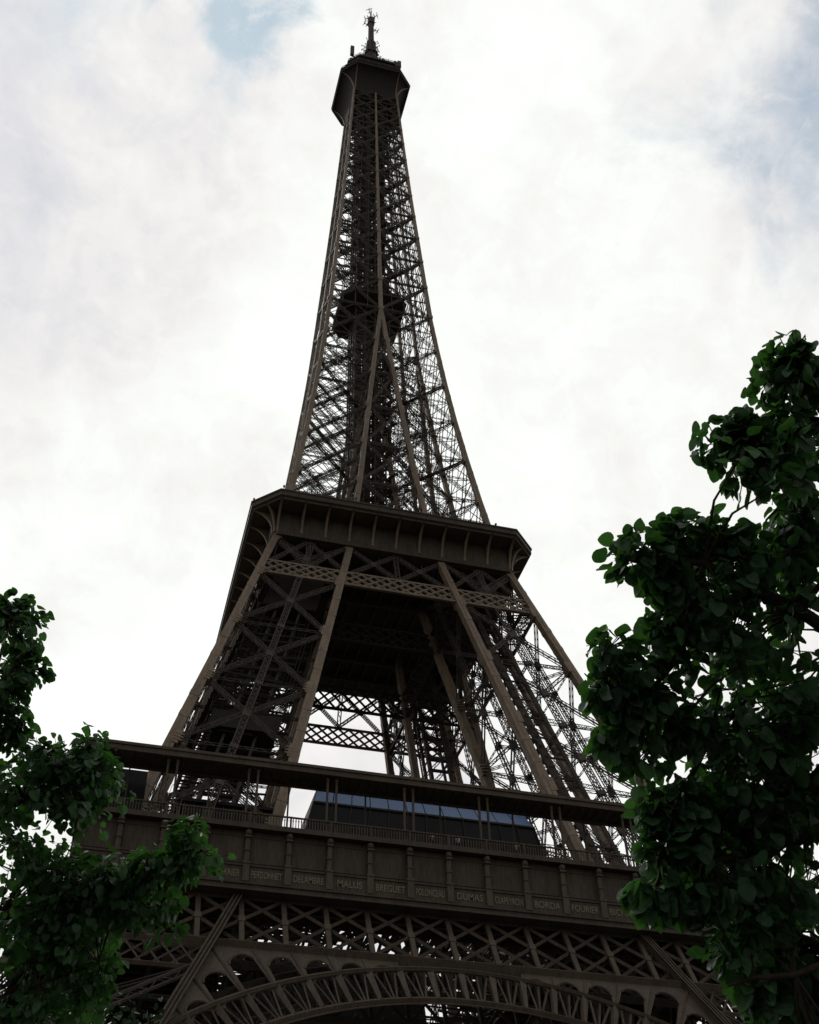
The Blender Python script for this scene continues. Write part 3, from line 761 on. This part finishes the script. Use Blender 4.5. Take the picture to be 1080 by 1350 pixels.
for i in range(nseg):
    a, b = -TH + 2 * TH * i / nseg, -TH + 2 * TH * (i + 1) / nseg
    if i % 2 == 0: so_.beam(A(a, RI, -.3), A(a, RI, -4.0), .25, .2, (0, 0, 1)); so_.beam(A(a, RO, -.3), A(a, RO, -4.0), .25, .2, (0, 0, 1))
    so_.beam(A(a, RI, -.3), A(b, RI, -4.0), .12, .12, (0, 0, 1)); so_.beam(A(b, RI, -.3), A(a, RI, -4.0), .12, .12, (0, 0, 1))
so_.build('soffit_bracing', IRON_D, AR)
# spandrel plate with round-topped openings between radial ribs
VT = 44.75 * 1.1271
def xin(v): return I(v / 1.1271) - .3
def clampv(th, r_):
    """limit a polar point to the spandrel: below the girder, inside the leg chord"""
    v = VC + r_ * math.cos(th); x = r_ * math.sin(th)
    return x, v
def rtop(th):
    r1 = (VT - VC) / math.cos(th)
    # chord line |x| = xin(v): search
    lo, hi = RO, max(RO + .01, r1)
    for _ in range(24):
        mid_ = (lo + hi) / 2; x = mid_ * math.sin(abs(th)); v = VC + mid_ * math.cos(th)
        if x > xin(v): hi = mid_
        else: lo = mid_
    return lo
for sgn in (-1, 1):
    sp = MB()
    NS = 14
    for k in range(2, 12):
        a0, a1 = (k) * DT, (k + 1) * DT
        if rtop((a0 + a1) / 2) - RO < .25: continue
        rib = .12 * DT
        hs = []
        bmid = (a0 + a1) / 2; half = (a1 - a0) / 2 - rib
        crown = min(rtop(a0 + rib), rtop(a1 - rib), rtop(bmid)) - .5
        arcR = half * (crown)       # radius of the round head
        for j in range(NS):
            ta, tb = a0 + (a1 - a0) * j / NS, a0 + (a1 - a0) * (j + 1) / NS
            def hole(t):
                u = (t - bmid) / half
                if abs(u) >= 1: return RO
                return max(RO, crown - arcR * 1.0 * (1 - math.sqrt(max(0, 1 - u * u))))
            ha, hb = hole(ta), hole(tb); ra, rb = rtop(ta), rtop(tb)
            if ra < ha + .02 and rb < hb + .02: continue
            P4 = [A(sgn * ta, ha), A(sgn * tb, hb), A(sgn * tb, max(rb, hb + .02)), A(sgn * ta, max(ra, ha + .02))]
            sp.add([p + NFP * .1 for p in P4] + [p - NFP * .12 for p in P4], [(0, 1, 2, 3), (7, 6, 5, 4), (0, 4, 5, 1), (2, 6, 7, 3), (1, 5, 6, 2), (3, 7, 4, 0)])
            # raised rim round the opening
            if abs((ta + tb) / 2 - bmid) < half: sp.beam(A(sgn * ta, ha + .06, .14), A(sgn * tb, hb + .06, .14), .14, .14, NFP, False)
        sp.beam(A(sgn * a0, RO, .16), A(sgn * a0, max(rtop(a0) - .1, RO + .1), .16), .16, .16, NFP)
    sp.build('spandrel', IRON_L, AR)
four(AR)
# edge ribs of the legs in the front face, three flanges side by side as in a riveted box chord
for sg in (-1, 1):
    er = MB()
    for za, zb_ in ((50.7, 45.0), (45.0, 39.0), (39.0, 30.0)):
        for o_ in (-.34, 0, .34):
            p, q = V((sg * (I(za) + o_), FY(za) - .72, za)), V((sg * (I(zb_) + o_), FY(zb_) - .72, zb_))
            er.beam(p, q, .13, .34, NFP)
        p, q = V((sg * I(za), FY(za) - .14, za)), V((sg * I(zb_), FY(zb_) - .14, zb_)); er.beam(p, q, .5, .8, NFP)
    z, z2 = 44.9, 42.2      # lattice belt of the leg below the girder
    er.beam(V((sg * I(z), FY(z), z)), V((sg * H(z), FY(z), z)), .5, .5, NFP); er.beam(V((sg * I(z2), FY(z2), z2)), V((sg * H(z2), FY(z2), z2)), .35, .4, NFP)
    x0, x1 = I(z) + .3, H(z); nn_ = 9
    for k in range(nn_):
        xa, xb = x0 + (x1 - x0) * k / nn_, x0 + (x1 - x0) * (k + 1.6) / nn_
        er.beam(V((sg * xa, FY(z), z)), V((sg * (xb + .6), FY(z2), z2)), .16, .1, NFP); er.beam(V((sg * xb, FY(z), z)), V((sg * (xa + .6), FY(z2), z2)), .16, .1, NFP)
    four(er.build('leg_edge_rib', IRON_L, T))

# ------------------------------------------------------------------ top platform, cabin, mast
tp = MB()
rings = []
for k in range(9):
    a = math.pi / 2 * k / 8
    h = 5.15 + 3.35 * (1 - math.cos(a)); z = 267.6 + 7.5 * math.sin(a); c = .15 + 3.15 * (1 - math.cos(a))
    rings.append(octo(h, c, z))
loft(tp, rings + [octo(8.5, 3.3, 275.15)])
loft(tp, [octo(8.64, 3.32, 275.16), octo(8.64, 3.32, 276.0), octo(8.8, 3.4, 276.1), octo(8.8, 3.4, 276.4)])
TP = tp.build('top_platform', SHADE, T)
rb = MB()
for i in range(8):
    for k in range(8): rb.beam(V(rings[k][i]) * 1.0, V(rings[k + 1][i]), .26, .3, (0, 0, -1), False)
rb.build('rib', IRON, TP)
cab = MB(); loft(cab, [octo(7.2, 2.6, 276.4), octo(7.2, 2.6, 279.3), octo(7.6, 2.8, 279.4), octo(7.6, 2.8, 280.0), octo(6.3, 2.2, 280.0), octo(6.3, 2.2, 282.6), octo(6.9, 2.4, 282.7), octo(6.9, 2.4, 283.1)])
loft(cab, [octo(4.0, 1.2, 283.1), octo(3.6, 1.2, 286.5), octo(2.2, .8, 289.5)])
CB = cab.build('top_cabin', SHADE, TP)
cr_ = MB(); railing(cr_, octo(8.5, 3.3, 276.4), 1.3, .4, th=.05); railing(cr_, octo(6.8, 2.4, 283.1), 1.2, .35, th=.07)
for k in range(-5, 6):
    for z in (277.9,):
        cr_.beam((k * .9, -7.25, 276.5), (k * .9, -7.25, 279.3), .12, .1)
cr_.build('railing', IRON_D, TP)
an = random.Random(11)
af = MB(); oc = octo(6.7, 2.4, 283.3)
for i in range(8): af.beam(oc[i], oc[(i + 1) % 8], .5, .4, (0, 0, 1))
for k in range(64):
    i = k % 8; p, q = V(octo(6.7, 2.4, 283.1)[i]), V(octo(6.7, 2.4, 283.1)[(i + 1) % 8]); c = p.lerp(q, an.random()); h = an.choice([.9, 1.3, 1.8, 2.6])
    wv = an.choice([.09, .12, .3]); af.beam(c, c + V((an.uniform(-.15, .15), 0, h)), wv, wv)
    if an.random() < .5: af.beam(c + V((-.4, 0, h * .8)), c + V((.4, 0, h * .8)), .08, .08)
af.box(-6.7, -5.8, -6.6, -5.9, 283.1, 287.6); af.box(5.4, 6.3, -6.4, -5.6, 283.1, 286.2); af.tube([(5.0, -6, 283), (5.0, -6, 285.2), (5.0, -6, 286.4)], [.5, .5, .1], 8)
for x, y in ((-4.6, -6), (3.2, -6.4), (-6, 2), (2, -6.3)): af.tube([(x, y, 283.1), (x, y, 284.2)], [.55, .2], 10)
af.build('antenna_cluster', IRON_D, TP)
ms = MB()
def sq(h, z): return octo(h, h * .4, z)
loft(ms, [sq(1.45, 286.0), sq(1.3, 296.0), sq(1.2, 305.5)])
loft(ms, [sq(.74, 305.5), sq(.66, 317.5)]); loft(ms, [sq(.9, 317.5), sq(.9, 320.5)]); ms.tube([(0, 0, 320.5), (0, 0, 324), (0, 0, 327.6)], [.22, .16, .06], 8)
MS = ms.build('mast', IRON_D, T)
ad = MB(); rr_ = random.Random(3)
for z in [292 + i * .9 for i in range(15)]:
    for a in range(0, 360, 45):
        a_ = R(a + rr_.uniform(-10, 10)); r0, r1 = 1.0, rr_.uniform(1.6, 2.5)
        d = V((math.cos(a_), math.sin(a_), 0)); p = V((0, 0, z)); ad.beam(p + d * r0, p + d * r1, .1, .1, (0, 0, 1)); ad.beam(p + d * r1 - V((0, 0, .35)), p + d * r1 + V((0, 0, .35)), .16, .12)
for z in (299.0,): loft(ad, [octo(1.7, .6, z), octo(1.7, .6, z + .3)])
ad.build('antenna_panel', IRON_D, MS)
for z, ln, az in ((315.0, 3.4, 20), (321.8, 3.2, 60), (321.4, 2.8, 150)):
    ca = MB(); d = V((math.cos(R(az)), math.sin(R(az)), .0))
    for s_ in (-1, 1):
        e = V((0, 0, z + ln * .28)) + d * s_ * ln * .62; ca.beam(V((0, 0, z)), e, .16, .16, (0, 0, 1))
        t_ = V((-d.y, d.x, 0))
        ca.beam(e - t_ * .9, e + t_ * .9, .12, .12, (0, 0, 1)); ca.beam(e - V((0, 0, .9)), e + V((0, 0, .9)), .13, .13)
        e2 = e - d * s_ * .8 - V((0, 0, .25)); ca.beam(e2 - V((0, 0, .7)), e2 + V((0, 0, .7)), .11, .11); ca.beam(e2 - t_ * .7, e2 + t_ * .7, .1, .1, (0, 0, 1))
    ca.build('cross_antenna', IRON_D, MS)
ca = MB()
for a in range(0, 360, 60): ca.beam((0, 0, 320.4), (1.1 * math.cos(R(a)), 1.1 * math.sin(R(a)), 322.6), .1, .1, (0, 0, 1))
ca.build('cross_antenna', IRON_D, MS)

# ------------------------------------------------------------------ trees
def at(px, py, depth):
    """a point of the world for a pixel of the 1080 x 1350 photograph at a given depth"""
    return CP + (FW + RT * ((px - 540) / 1544.96) - UP * ((py - 665.6) / 1544.96)) * depth
def inside(poly, x, y):
    c = False; n = len(poly); j = n - 1
    for i in range(n):
        xi, yi = poly[i]; xj, yj = poly[j]
        if (yi > y) != (yj > y) and x < (xj - xi) * (y - yi) / (yj - yi) + xi: c = not c
        j = i
    return c
LEAF2D = [(0, .03), (-.16, -.04), (-.34, .04), (-.47, .19), (-.50, .38), (-.45, .57), (-.33, .75), (-.18, .89), (0, .99), (.18, .89), (.33, .75), (.45, .57), (.50, .38), (.47, .19), (.34, .04), (.16, -.04)]
NL = len(LEAF2D)
def add_leaf(mb_, p, axis, nrm, s, rnd):
    axis = axis.normalized(); side = axis.cross(nrm).normalized(); n = side.cross(axis).normalized()
    fold = rnd.uniform(-.05, .5); curl = rnd.uniform(-.45, .2); wx = rnd.uniform(.7, 1.08); wav = rnd.uniform(-.08, .08)
    vs = []
    for x, y in LEAF2D: vs.append(p + side * (x * s * wx) + axis * (y * s) + n * (s * (abs(x) * fold + curl * y * y + wav * math.sin(7 * y + 4 * x))))
    mid_ = [p + axis * (.5 * s) + n * (s * curl * .25)]
    mb_.add(vs + mid_, [(NL, i, (i + 1) % NL) for i in range(NL)])
def make_tree(name, label, base, limbs, regions, leaf_s, per, mat_leaf, seed, trunk_r=.2, sprig_r=.3, lobes=(), hole_t=-.03, lobe_f=.5):
    """limbs: list of polylines of points; regions: (polygon in photo pixels, depth range, number of sprigs)"""
    rnd = random.Random(seed)
    root = tag(empty(name, base), label, 'tree')
    tw = MB(); lv = MB(); nodes = []
    for pts, r0, r1 in limbs:
        fine = []
        for i in range(len(pts) - 1):
            a, b = V(pts[i]), V(pts[i + 1]); n_ = max(2, int((b - a).length / .5))
            for j in range(n_):
                t = j / n_; q = a.lerp(b, t); q += noise.noise_vector(q * 1.3 + V((seed, 0, 0))) * .12 * (1 if i or j else 0); fine.append(q)
        fine.append(V(pts[-1])); n_ = len(fine)
        rad = [r0 + (r1 - r0) * (i / (n_ - 1)) for i in range(n_)]
        tw.tube([q - V(base) for q in fine], rad, 8); nodes += [(q, rad[i]) for i, q in enumerate(fine)]
    sprigs = []
    for poly, (d0, d1), count in regions:
        xs = [p[0] for p in poly]; ys = [p[1] for p in poly]; made = 0
        er_ = 36 * 9.0 / ((d0 + d1) / 2)
        while made < count:
            x, y = rnd.uniform(min(xs), max(xs)), rnd.uniform(min(ys), max(ys))
            if not all(inside(poly, x + ex, y + ey) for ex, ey in ((0, 0), (er_, 0), (-er_, 0), (0, er_), (0, -er_))): continue
            d = rnd.uniform(d0, d1); p = at(x, y, d)
            k = noise.noise(at(x, y, (d0 + d1) / 2) * 2.3 + V((seed * 3.1, 0, 0)))
            made += 1
            if k < hole_t and rnd.random() < .8: continue
            sprigs.append(p)
    for lx, ly, lr, ld, cnt in lobes:
        for _ in range(int(cnt * lobe_f)):
            u = V((rnd.gauss(0, 1), rnd.gauss(0, 1), rnd.gauss(0, 1))).normalized() * rnd.random() ** .4
            sprigs.append(at(lx, ly, ld) + u * max(.03, lr * ld / 1545 - .19))
    for p in sprigs:
        best = min(nodes, key=lambda nd: (nd[0] - p).length_squared + (0 if nd[0].z < p.z + .4 else 1.5))
        q = best[0]; out_ = (p - q); ln = out_.length
        midp = q.lerp(p, .5) + V((0, 0, .10 * ln)) + noise.noise_vector(p * 2) * .08
        if ln < 3.2: tw.tube([x - V(base) for x in (q, midp, p)], [min(.02, best[1] * .6), .010, .004], 5, False)
        od = out_.normalized() if ln > .01 else V((0, 0, 1))
        for j in range(per):
            off = V((rnd.gauss(0, 1), rnd.gauss(0, 1), rnd.gauss(0, .85))).normalized() * rnd.random() ** .5 * sprig_r * .62
            lp = p + off
            ax = (off.normalized() * .7 + od * .4 + V((0, 0, -.75)) + V((rnd.uniform(-1, 1), rnd.uniform(-1, 1), rnd.uniform(-1, 1))) * .55)
            nr = (V((0, 0, 1)) + V((rnd.uniform(-1, 1), rnd.uniform(-1, 1), rnd.uniform(-.6, .6))) * .75)
            s = leaf_s * rnd.choice((rnd.uniform(.45, .9), rnd.uniform(.8, 1.2)))
            add_leaf(lv, lp - V(base), ax, nr, s, rnd)
            if j % 3 == 0: tw.beam(p - V(base), lp - V(base), .006, .006, (0, 1, .2), False)
    tw.build('trunk', BARK, root, True); lv.build('crown', mat_leaf, root)
    return root

# right-hand tree, close to the camera
RB = V((-22.6, -127.2, 0))
polyR = [(1100, 455), (1066, 448), (1048, 447), (1022, 455), (1002, 485), (1010, 515), (1014, 548), (985, 545), (955, 550), (940, 585), (958, 612), (972, 640), (1000, 650), (1018, 668), (1005, 690), (985, 702), (965, 697), (935, 695), (905, 688), (880, 705), (845, 722), (818, 738), (838, 752), (852, 775), (866, 800), (872, 835), (890, 862), (905, 890), (893, 905), (872, 885), (846, 862), (830, 858), (800, 856), (790, 905), (786, 935), (806, 965), (818, 1000), (842, 1020), (862, 995), (885, 990), (900, 1025), (885, 1060), (868, 1085), (862, 1130), (854, 1175), (872, 1200), (910, 1195), (935, 1225), (955, 1262), (962, 1310), (975, 1380), (1100, 1380)]
polyR2 = [(1100, 455), (1100, 1400), (1650, 1400), (1500, 700), (1250, 350)]
polyR3 = [(975, 1380), (1600, 1400), (1500, 1700), (1050, 1650)]
c0 = V((-22.9, -127.3, 5.0)); 
limbsR = [([RB, V((-22.7, -127.4, 2.5)), c0], .26, .20),
          ([c0, at(1180, 900, 9.6), at(1110, 640, 9.4), at(1060, 480, 9.2)], .17, .018),
          ([at(1180, 900, 9.6), at(1050, 800, 9.0), at(930, 740, 8.8), at(840, 742, 8.7)], .075, .010),
          ([at(1140, 740, 9.5), at(1050, 650, 9.3), at(960, 580, 9.2)], .06, .009),
          ([c0, at(1120, 1080, 9.2), at(990, 990, 9.0), at(880, 950, 8.8), at(800, 880, 8.8)], .12, .010),
          ([at(1120, 1080, 9.2), at(1000, 1120, 8.8), at(870, 1150, 8.7)], .07, .010),
          ([c0, at(1180, 1250, 8.8), at(1050, 1280, 8.4), at(960, 1300, 8.3)], .09, .010),
          ([c0, at(1330, 950, 9.8), at(1400, 700, 10.2)], .14, .03), ([c0, c0 + V((2.5, 1.6, 2.0)), c0 + V((3.6, 2.6, 4.2))], .12, .02), ([c0, c0 + V((1.0, -1.2, 3.0)), c0 + V((1.4, -1.6, 5.6))], .12, .02)]
make_tree('broadleaf_tree', 'near broadleaf tree with large dark heart-shaped leaves, right of the tower', RB, limbsR,
          [(polyR, (8.5, 9.6), 400), (polyR2, (8.3, 11.5), 420), (polyR3, (8.0, 10.0), 120), ([(960, 1180), (1120, 1100), (1140, 1420), (960, 1420)], (8.6, 10.4), 130), ([(1000, 900), (1130, 800), (1130, 1150), (980, 1150)], (8.8, 10.2), 60)], .134, 11, LEAF_R, 4,
          lobes=[(885, 1060, 52, 8.8, 22), (905, 1085, 55, 8.8, 20), (870, 1075, 46, 8.8, 10), (1050, 680, 58, 9.2, 16), (900, 1035, 46, 8.9, 6), (1042, 472, 36, 9.1, 22), (1075, 500, 40, 9.2, 20), (1015, 500, 22, 9.1, 9), (975, 575, 42, 9.1, 30), (945, 585, 20, 9.1, 9), (1010, 600, 45, 9.2, 26), (1040, 560, 45, 9.3, 24), (985, 625, 28, 9.1, 11),
                 (895, 705, 30, 8.8, 18), (850, 728, 28, 8.7, 14), (825, 735, 20, 8.7, 7), (950, 710, 36, 8.9, 20), (985, 735, 40, 8.9, 20), (880, 765, 36, 8.8, 20), (880, 820, 28, 8.8, 14), (900, 860, 26, 8.8, 12),
                 (805, 855, 24, 8.8, 12), (840, 875, 24, 8.8, 8), (800, 910, 30, 8.8, 16), (835, 935, 40, 8.8, 18), (815, 975, 24, 8.8, 10), (845, 1005, 20, 8.8, 8), (870, 905, 26, 8.8, 8), (905, 960, 40, 8.8, 16), (1060, 700, 40, 9.2, 20),
                 (875, 1120, 30, 8.7, 16), (862, 1180, 24, 8.7, 14), (900, 1180, 30, 8.7, 12), (960, 1250, 26, 8.5, 10), (1000, 1300, 40, 8.5, 16), (950, 1230, 14, 8.5, 4)])
# left-hand tree, further off
LB = V((-39.6, -121.3, 0))
polyL = [(-20, 785), (15, 788), (35, 808), (52, 818), (45, 840), (30, 860), (50, 878), (55, 900), (36, 918), (12, 928), (2, 945), (14, 970), (40, 965), (60, 985), (95, 985), (120, 975), (132, 990), (142, 1020), (125, 1055), (100, 1085), (95, 1120), (140, 1118), (190, 1108), (225, 1090), (255, 1090), (268, 1115), (285, 1130), (268, 1150), (262, 1165), (232, 1172), (225, 1205), (218, 1222), (195, 1205), (150, 1230), (135, 1262), (130, 1300), (90, 1330), (60, 1370), (-20, 1370)]
polyL2 = [(-20, 790), (-20, 1400), (-600, 1400), (-520, 900), (-250, 740)]
polyL3 = [(60, 1370), (-500, 1400), (-400, 1800), (0, 1600)]
l0 = V((-39.3, -121.5, 4.6))
limbsL = [([LB, V((-39.5, -121.4, 2.3)), l0], .24, .18),
          ([l0, at(-120, 1150, 14.2), at(-50, 980, 14.0), at(10, 830, 13.8)], .15, .014),
          ([at(-120, 1150, 14.2), at(-10, 1080, 13.8), at(80, 1010, 13.6), at(120, 985, 13.6)], .07, .010),
          ([l0, at(-60, 1230, 13.8), at(60, 1190, 13.4), at(150, 1160, 13.2), at(250, 1120, 13.1)], .09, .010),
          ([l0, at(-40, 1330, 13.6), at(60, 1290, 13.4), at(130, 1270, 13.3)], .07, .010),
          ([l0, at(-250, 1100, 14.4), at(-300, 900, 14.4)], .13, .02), ([l0, l0 + V((-2.2, -1.4, 2.0)), l0 + V((-3, -2.4, 3.6))], .1, .02), ([l0, l0 + V((-1, 1.8, 2.4)), l0 + V((-1.2, 2.6, 4.4))], .1, .02)]
make_tree('broadleaf_tree', 'leafy tree with small rounded leaves, left of the tower and lower in the picture', LB, limbsL,
          [(polyL, (13.0, 14.6), 500), (polyL2, (12.8, 16.5), 380), (polyL3, (12.6, 15.2), 90), ([(-40, 1150), (180, 1170), (170, 1280), (100, 1420), (-40, 1420)], (13.0, 15.5), 170), ([(60, 960), (165, 960), (185, 1060), (110, 1110), (60, 1100)], (13.2, 14.4), 34)], .128, 11, LEAF_L, 9, sprig_r=.36,
          lobes=[(8, 935, 40, 13.8, 16), (12, 955, 36, 13.8, 12), (18, 805, 30, 13.8, 26), (40, 818, 16, 13.8, 8), (30, 850, 28, 13.8, 18), (38, 885, 26, 13.8, 18), (15, 905, 26, 13.8, 14), (20, 965, 24, 13.8, 12), (70, 1000, 34, 13.6, 20), (120, 985, 24, 13.6, 14), (130, 1010, 18, 13.6, 10), (115, 1040, 26, 13.6, 14),
                 (245, 1100, 24, 13.1, 16), (280, 1128, 12, 13.1, 5), (235, 1140, 28, 13.1, 18), (190, 1150, 36, 13.2, 22), (140, 1160, 36, 13.3, 20), (215, 1195, 18, 13.2, 9), (222, 1225, 9, 13.2, 4), (130, 1290, 18, 13.3, 8), (90, 1240, 50, 13.4, 26), (170, 1200, 30, 13.2, 16)])
# dark tree standing further back, low at the left under the arch
def round_tree(base, h, r, n, seed, label, group=None):
    rnd = random.Random(seed); root = tag(empty('broadleaf_tree', base), label, 'tree', group)
    tw = MB(); lv = MB(); tops = []
    tw.tube([(0, 0, 0), (.1, 0, h * .25), (.0, .1, h * .5), (.1, 0, h * .9)], [.38, .3, .22, .04], 8)
    for k in range(14):
        a = k * 2.4; z0 = h * (.28 + .045 * k); rr = r * rnd.uniform(.55, .85) * (1 - abs(z0 / h - .55)); e = V((math.cos(a) * rr, math.sin(a) * rr, z0 + h * .12))
        tw.tube([(0, 0, z0 - .6), e * .5 + V((0, 0, z0 * .5)), e], [.13, .07, .02], 6); tops.append(e)
    for k in range(n):
        u = V((rnd.gauss(0, 1), rnd.gauss(0, 1), rnd.gauss(0, 1))).normalized(); q = rnd.random() ** .45
        lump = 1 + .22 * noise.noise(u * 2.3 + V((seed, 0, 0)))
        p = V((u.x * r * lump * q, u.y * r * lump * q, h * .60 + u.z * h * .40 * lump * q))
        if noise.noise(p * .9) < -.25: continue
        for j in range(7):
            lp = p + V((rnd.gauss(0, 1), rnd.gauss(0, 1), rnd.gauss(0, 1))) * .28
            add_leaf(lv, lp, V((rnd.uniform(-1, 1), rnd.uniform(-1, 1), rnd.uniform(-1.2, .2))), V((rnd.uniform(-.8, .8), rnd.uniform(-.8, .8), 1)), rnd.uniform(.14, .24), rnd)
    tw.build('trunk', BARK, root, True); lv.build('crown', LEAF_B, root)
    return root
cpt = at(130, 1440, 34); round_tree(V((cpt.x, cpt.y, 0)), 16.0, 5.2, 2100, 21, 'very dark dense tree low at the left edge, behind the small-leaved tree')

# ------------------------------------------------------------------ visitors at the balustrade of the first platform
def person(loc, face, shirt, trousers, lean, arm, label):
    root = tag(empty('person', loc), label, 'person', 'visitors at the balustrade'); root.rotation_euler = (0, 0, face)
    J = {'pel': (0, 0, .95), 'waist': (0, lean * .1, 1.08), 'chest': (0, lean * .5, 1.32), 'neck': (0, lean * .8, 1.47), 'chin': (0, lean, 1.54), 'head': (0, lean + .01, 1.63), 'crown': (0, lean - .01, 1.72)}
    ed = [('pel', 'waist'), ('waist', 'chest'), ('chest', 'neck'), ('neck', 'chin'), ('chin', 'head'), ('head', 'crown')]
    rad = {'pel': (.15, .11), 'waist': (.135, .10), 'chest': (.17, .11), 'neck': (.055, .055), 'chin': (.06, .07), 'head': (.078, .095), 'crown': (.055, .07)}
    for s_, n_ in ((-1, 'l'), (1, 'r')):
        J['hip' + n_] = (s_ * .10, 0, .90); J['knee' + n_] = (s_ * .11, .03 * s_ + .02, .50); J['ank' + n_] = (s_ * .11, .02 * s_ - .02, .09); J['toe' + n_] = (s_ * .13, .16, .03)
        ed += [('pel', 'hip' + n_), ('hip' + n_, 'knee' + n_), ('knee' + n_, 'ank' + n_), ('ank' + n_, 'toe' + n_)]
        rad.update({'hip' + n_: (.095, .1), 'knee' + n_: (.06, .065), 'ank' + n_: (.04, .045), 'toe' + n_: (.04, .025)})
        J['sh' + n_] = (s_ * .18, lean * .6, 1.42); J['el' + n_] = (s_ * .26, lean * .6 + .10, 1.17) if not arm else (s_ * .27, lean * .6 + .22, 1.30)
        J['wr' + n_] = (s_ * .20, .42, 1.20) if not arm else (s_ * .09, lean + .26, 1.58); J['ha' + n_] = (s_ * .19, .49, 1.21) if not arm else (s_ * .05, lean + .22, 1.64)
        ed += [('chest', 'sh' + n_), ('sh' + n_, 'el' + n_), ('el' + n_, 'wr' + n_), ('wr' + n_, 'ha' + n_)]
        rad.update({'sh' + n_: (.06, .06), 'el' + n_: (.042, .042), 'wr' + n_: (.027, .03), 'ha' + n_: (.035, .02)})
        for f_ in range(4):
            k_ = 'f%s%d' % (n_, f_); b_ = V(J['ha' + n_]); J[k_] = tuple(b_ + V((-.03 + .02 * f_, .05 + .008 * (1 if f_ in (1, 2) else 0), -.02 if not arm else .03))); ed.append(('ha' + n_, k_)); rad[k_] = (.009, .009)
        J['th' + n_] = tuple(V(J['wr' + n_]) + V((-s_ * .05, .03, 0))); ed.append(('wr' + n_, 'th' + n_)); rad['th' + n_] = (.010, .010)
    def grow(keys, name, m_, sc=1.0):
        ks = [k for k in J if k in keys]; ix = {k: i for i, k in enumerate(ks)}
        me = bpy.data.meshes.new(name); me.from_pydata([J[k] for k in ks], [(ix[a], ix[b]) for a, b in ed if a in ix and b in ix], []); o = bpy.data.objects.new(name, me); col.objects.link(o)
        md = o.modifiers.new('s', 'SKIN'); sb_ = o.modifiers.new('d', 'SUBSURF'); sb_.levels = sb_.render_levels = 2
        for k in ks: sv = me.skin_vertices[0].data[ix[k]]; sv.radius = tuple(r_ * sc for r_ in rad[k]); sv.use_root = (k == ks[0])
        bpy.context.view_layer.update(); nm = bpy.data.meshes.new_from_object(o.evaluated_get(bpy.context.evaluated_depsgraph_get())); bpy.data.objects.remove(o)
        nm.materials.clear(); nm.materials.append(m_)
        for p in nm.polygons: p.use_smooth = True
        o = bpy.data.objects.new(name, nm); col.objects.link(o); o.parent = root; return o
    body = grow(set(J), 'body', SKIN)
    grow({'waist', 'chest', 'shl', 'shr', 'ell', 'elr', 'pel'}, 'shirt', shirt, 1.13)
    grow({'pel', 'hipl', 'hipr', 'kneel', 'kneer', 'ankl', 'ankr'}, 'trousers', trousers, 1.14)
    h = MB(); hc = V(J['head'])
    rings = []
    for i in range(6):
        a = math.pi * .5 * i / 5; rings.append([hc + V((math.cos(t) * .092 * math.cos(a), math.sin(t) * .112 * math.cos(a) - .012, .02 + .115 * math.sin(a))) for t in [2 * math.pi * j / 12 for j in range(12)]])
    loft(h, rings); h.build('hair', HAIR, root, True)
    f = MB()
    for s_ in (-1, 1): f.tube([hc + V((s_ * .03, .088, .0)), hc + V((s_ * .03, .098, .0))], [.010, .006], 6)
    f.build('eyes', HAIR, root); nz = MB(); nz.tube([hc + V((0, .09, .0)), hc + V((0, .118, -.03)), hc + V((0, .09, -.04))], [.008, .014, .006], 6); nz.tube([hc + V((-.022, .092, -.058)), hc + V((0, .10, -.058)), hc + V((.022, .092, -.058))], .006, 5)
    for s_ in (-1, 1): nz.tube([hc + V((s_ * .08, 0, .015)), hc + V((s_ * .092, -.008, -.005)), hc + V((s_ * .078, 0, -.03))], [.012, .016, .010], 6)
    nz.build('face_features', SKIN, root, True)
    return root
WHITE = cloth('white_cotton', (.62, .60, .57)); RED = cloth('red_cotton', (.36, .05, .04)); BLUE = cloth('blue_denim', (.05, .07, .13)); GREY = cloth('grey_cotton', (.30, .30, .31))
person((-1.5, -34.75, 57.02), math.pi * 1.04, RED, BLUE, .10, False, 'visitor in a red top leaning on the first platform balustrade, leftmost of the three')
person((1.2, -34.78, 57.02), math.pi * .95, WHITE, BLUE, .08, False, 'visitor in a white top with forearms forward, middle of the three at the balustrade')
person((7.3, -34.72, 57.02), math.pi * 1.02, GREY, BLUE, .03, True, 'visitor in a grey top raising both hands to the face, rightmost at the balustrade')
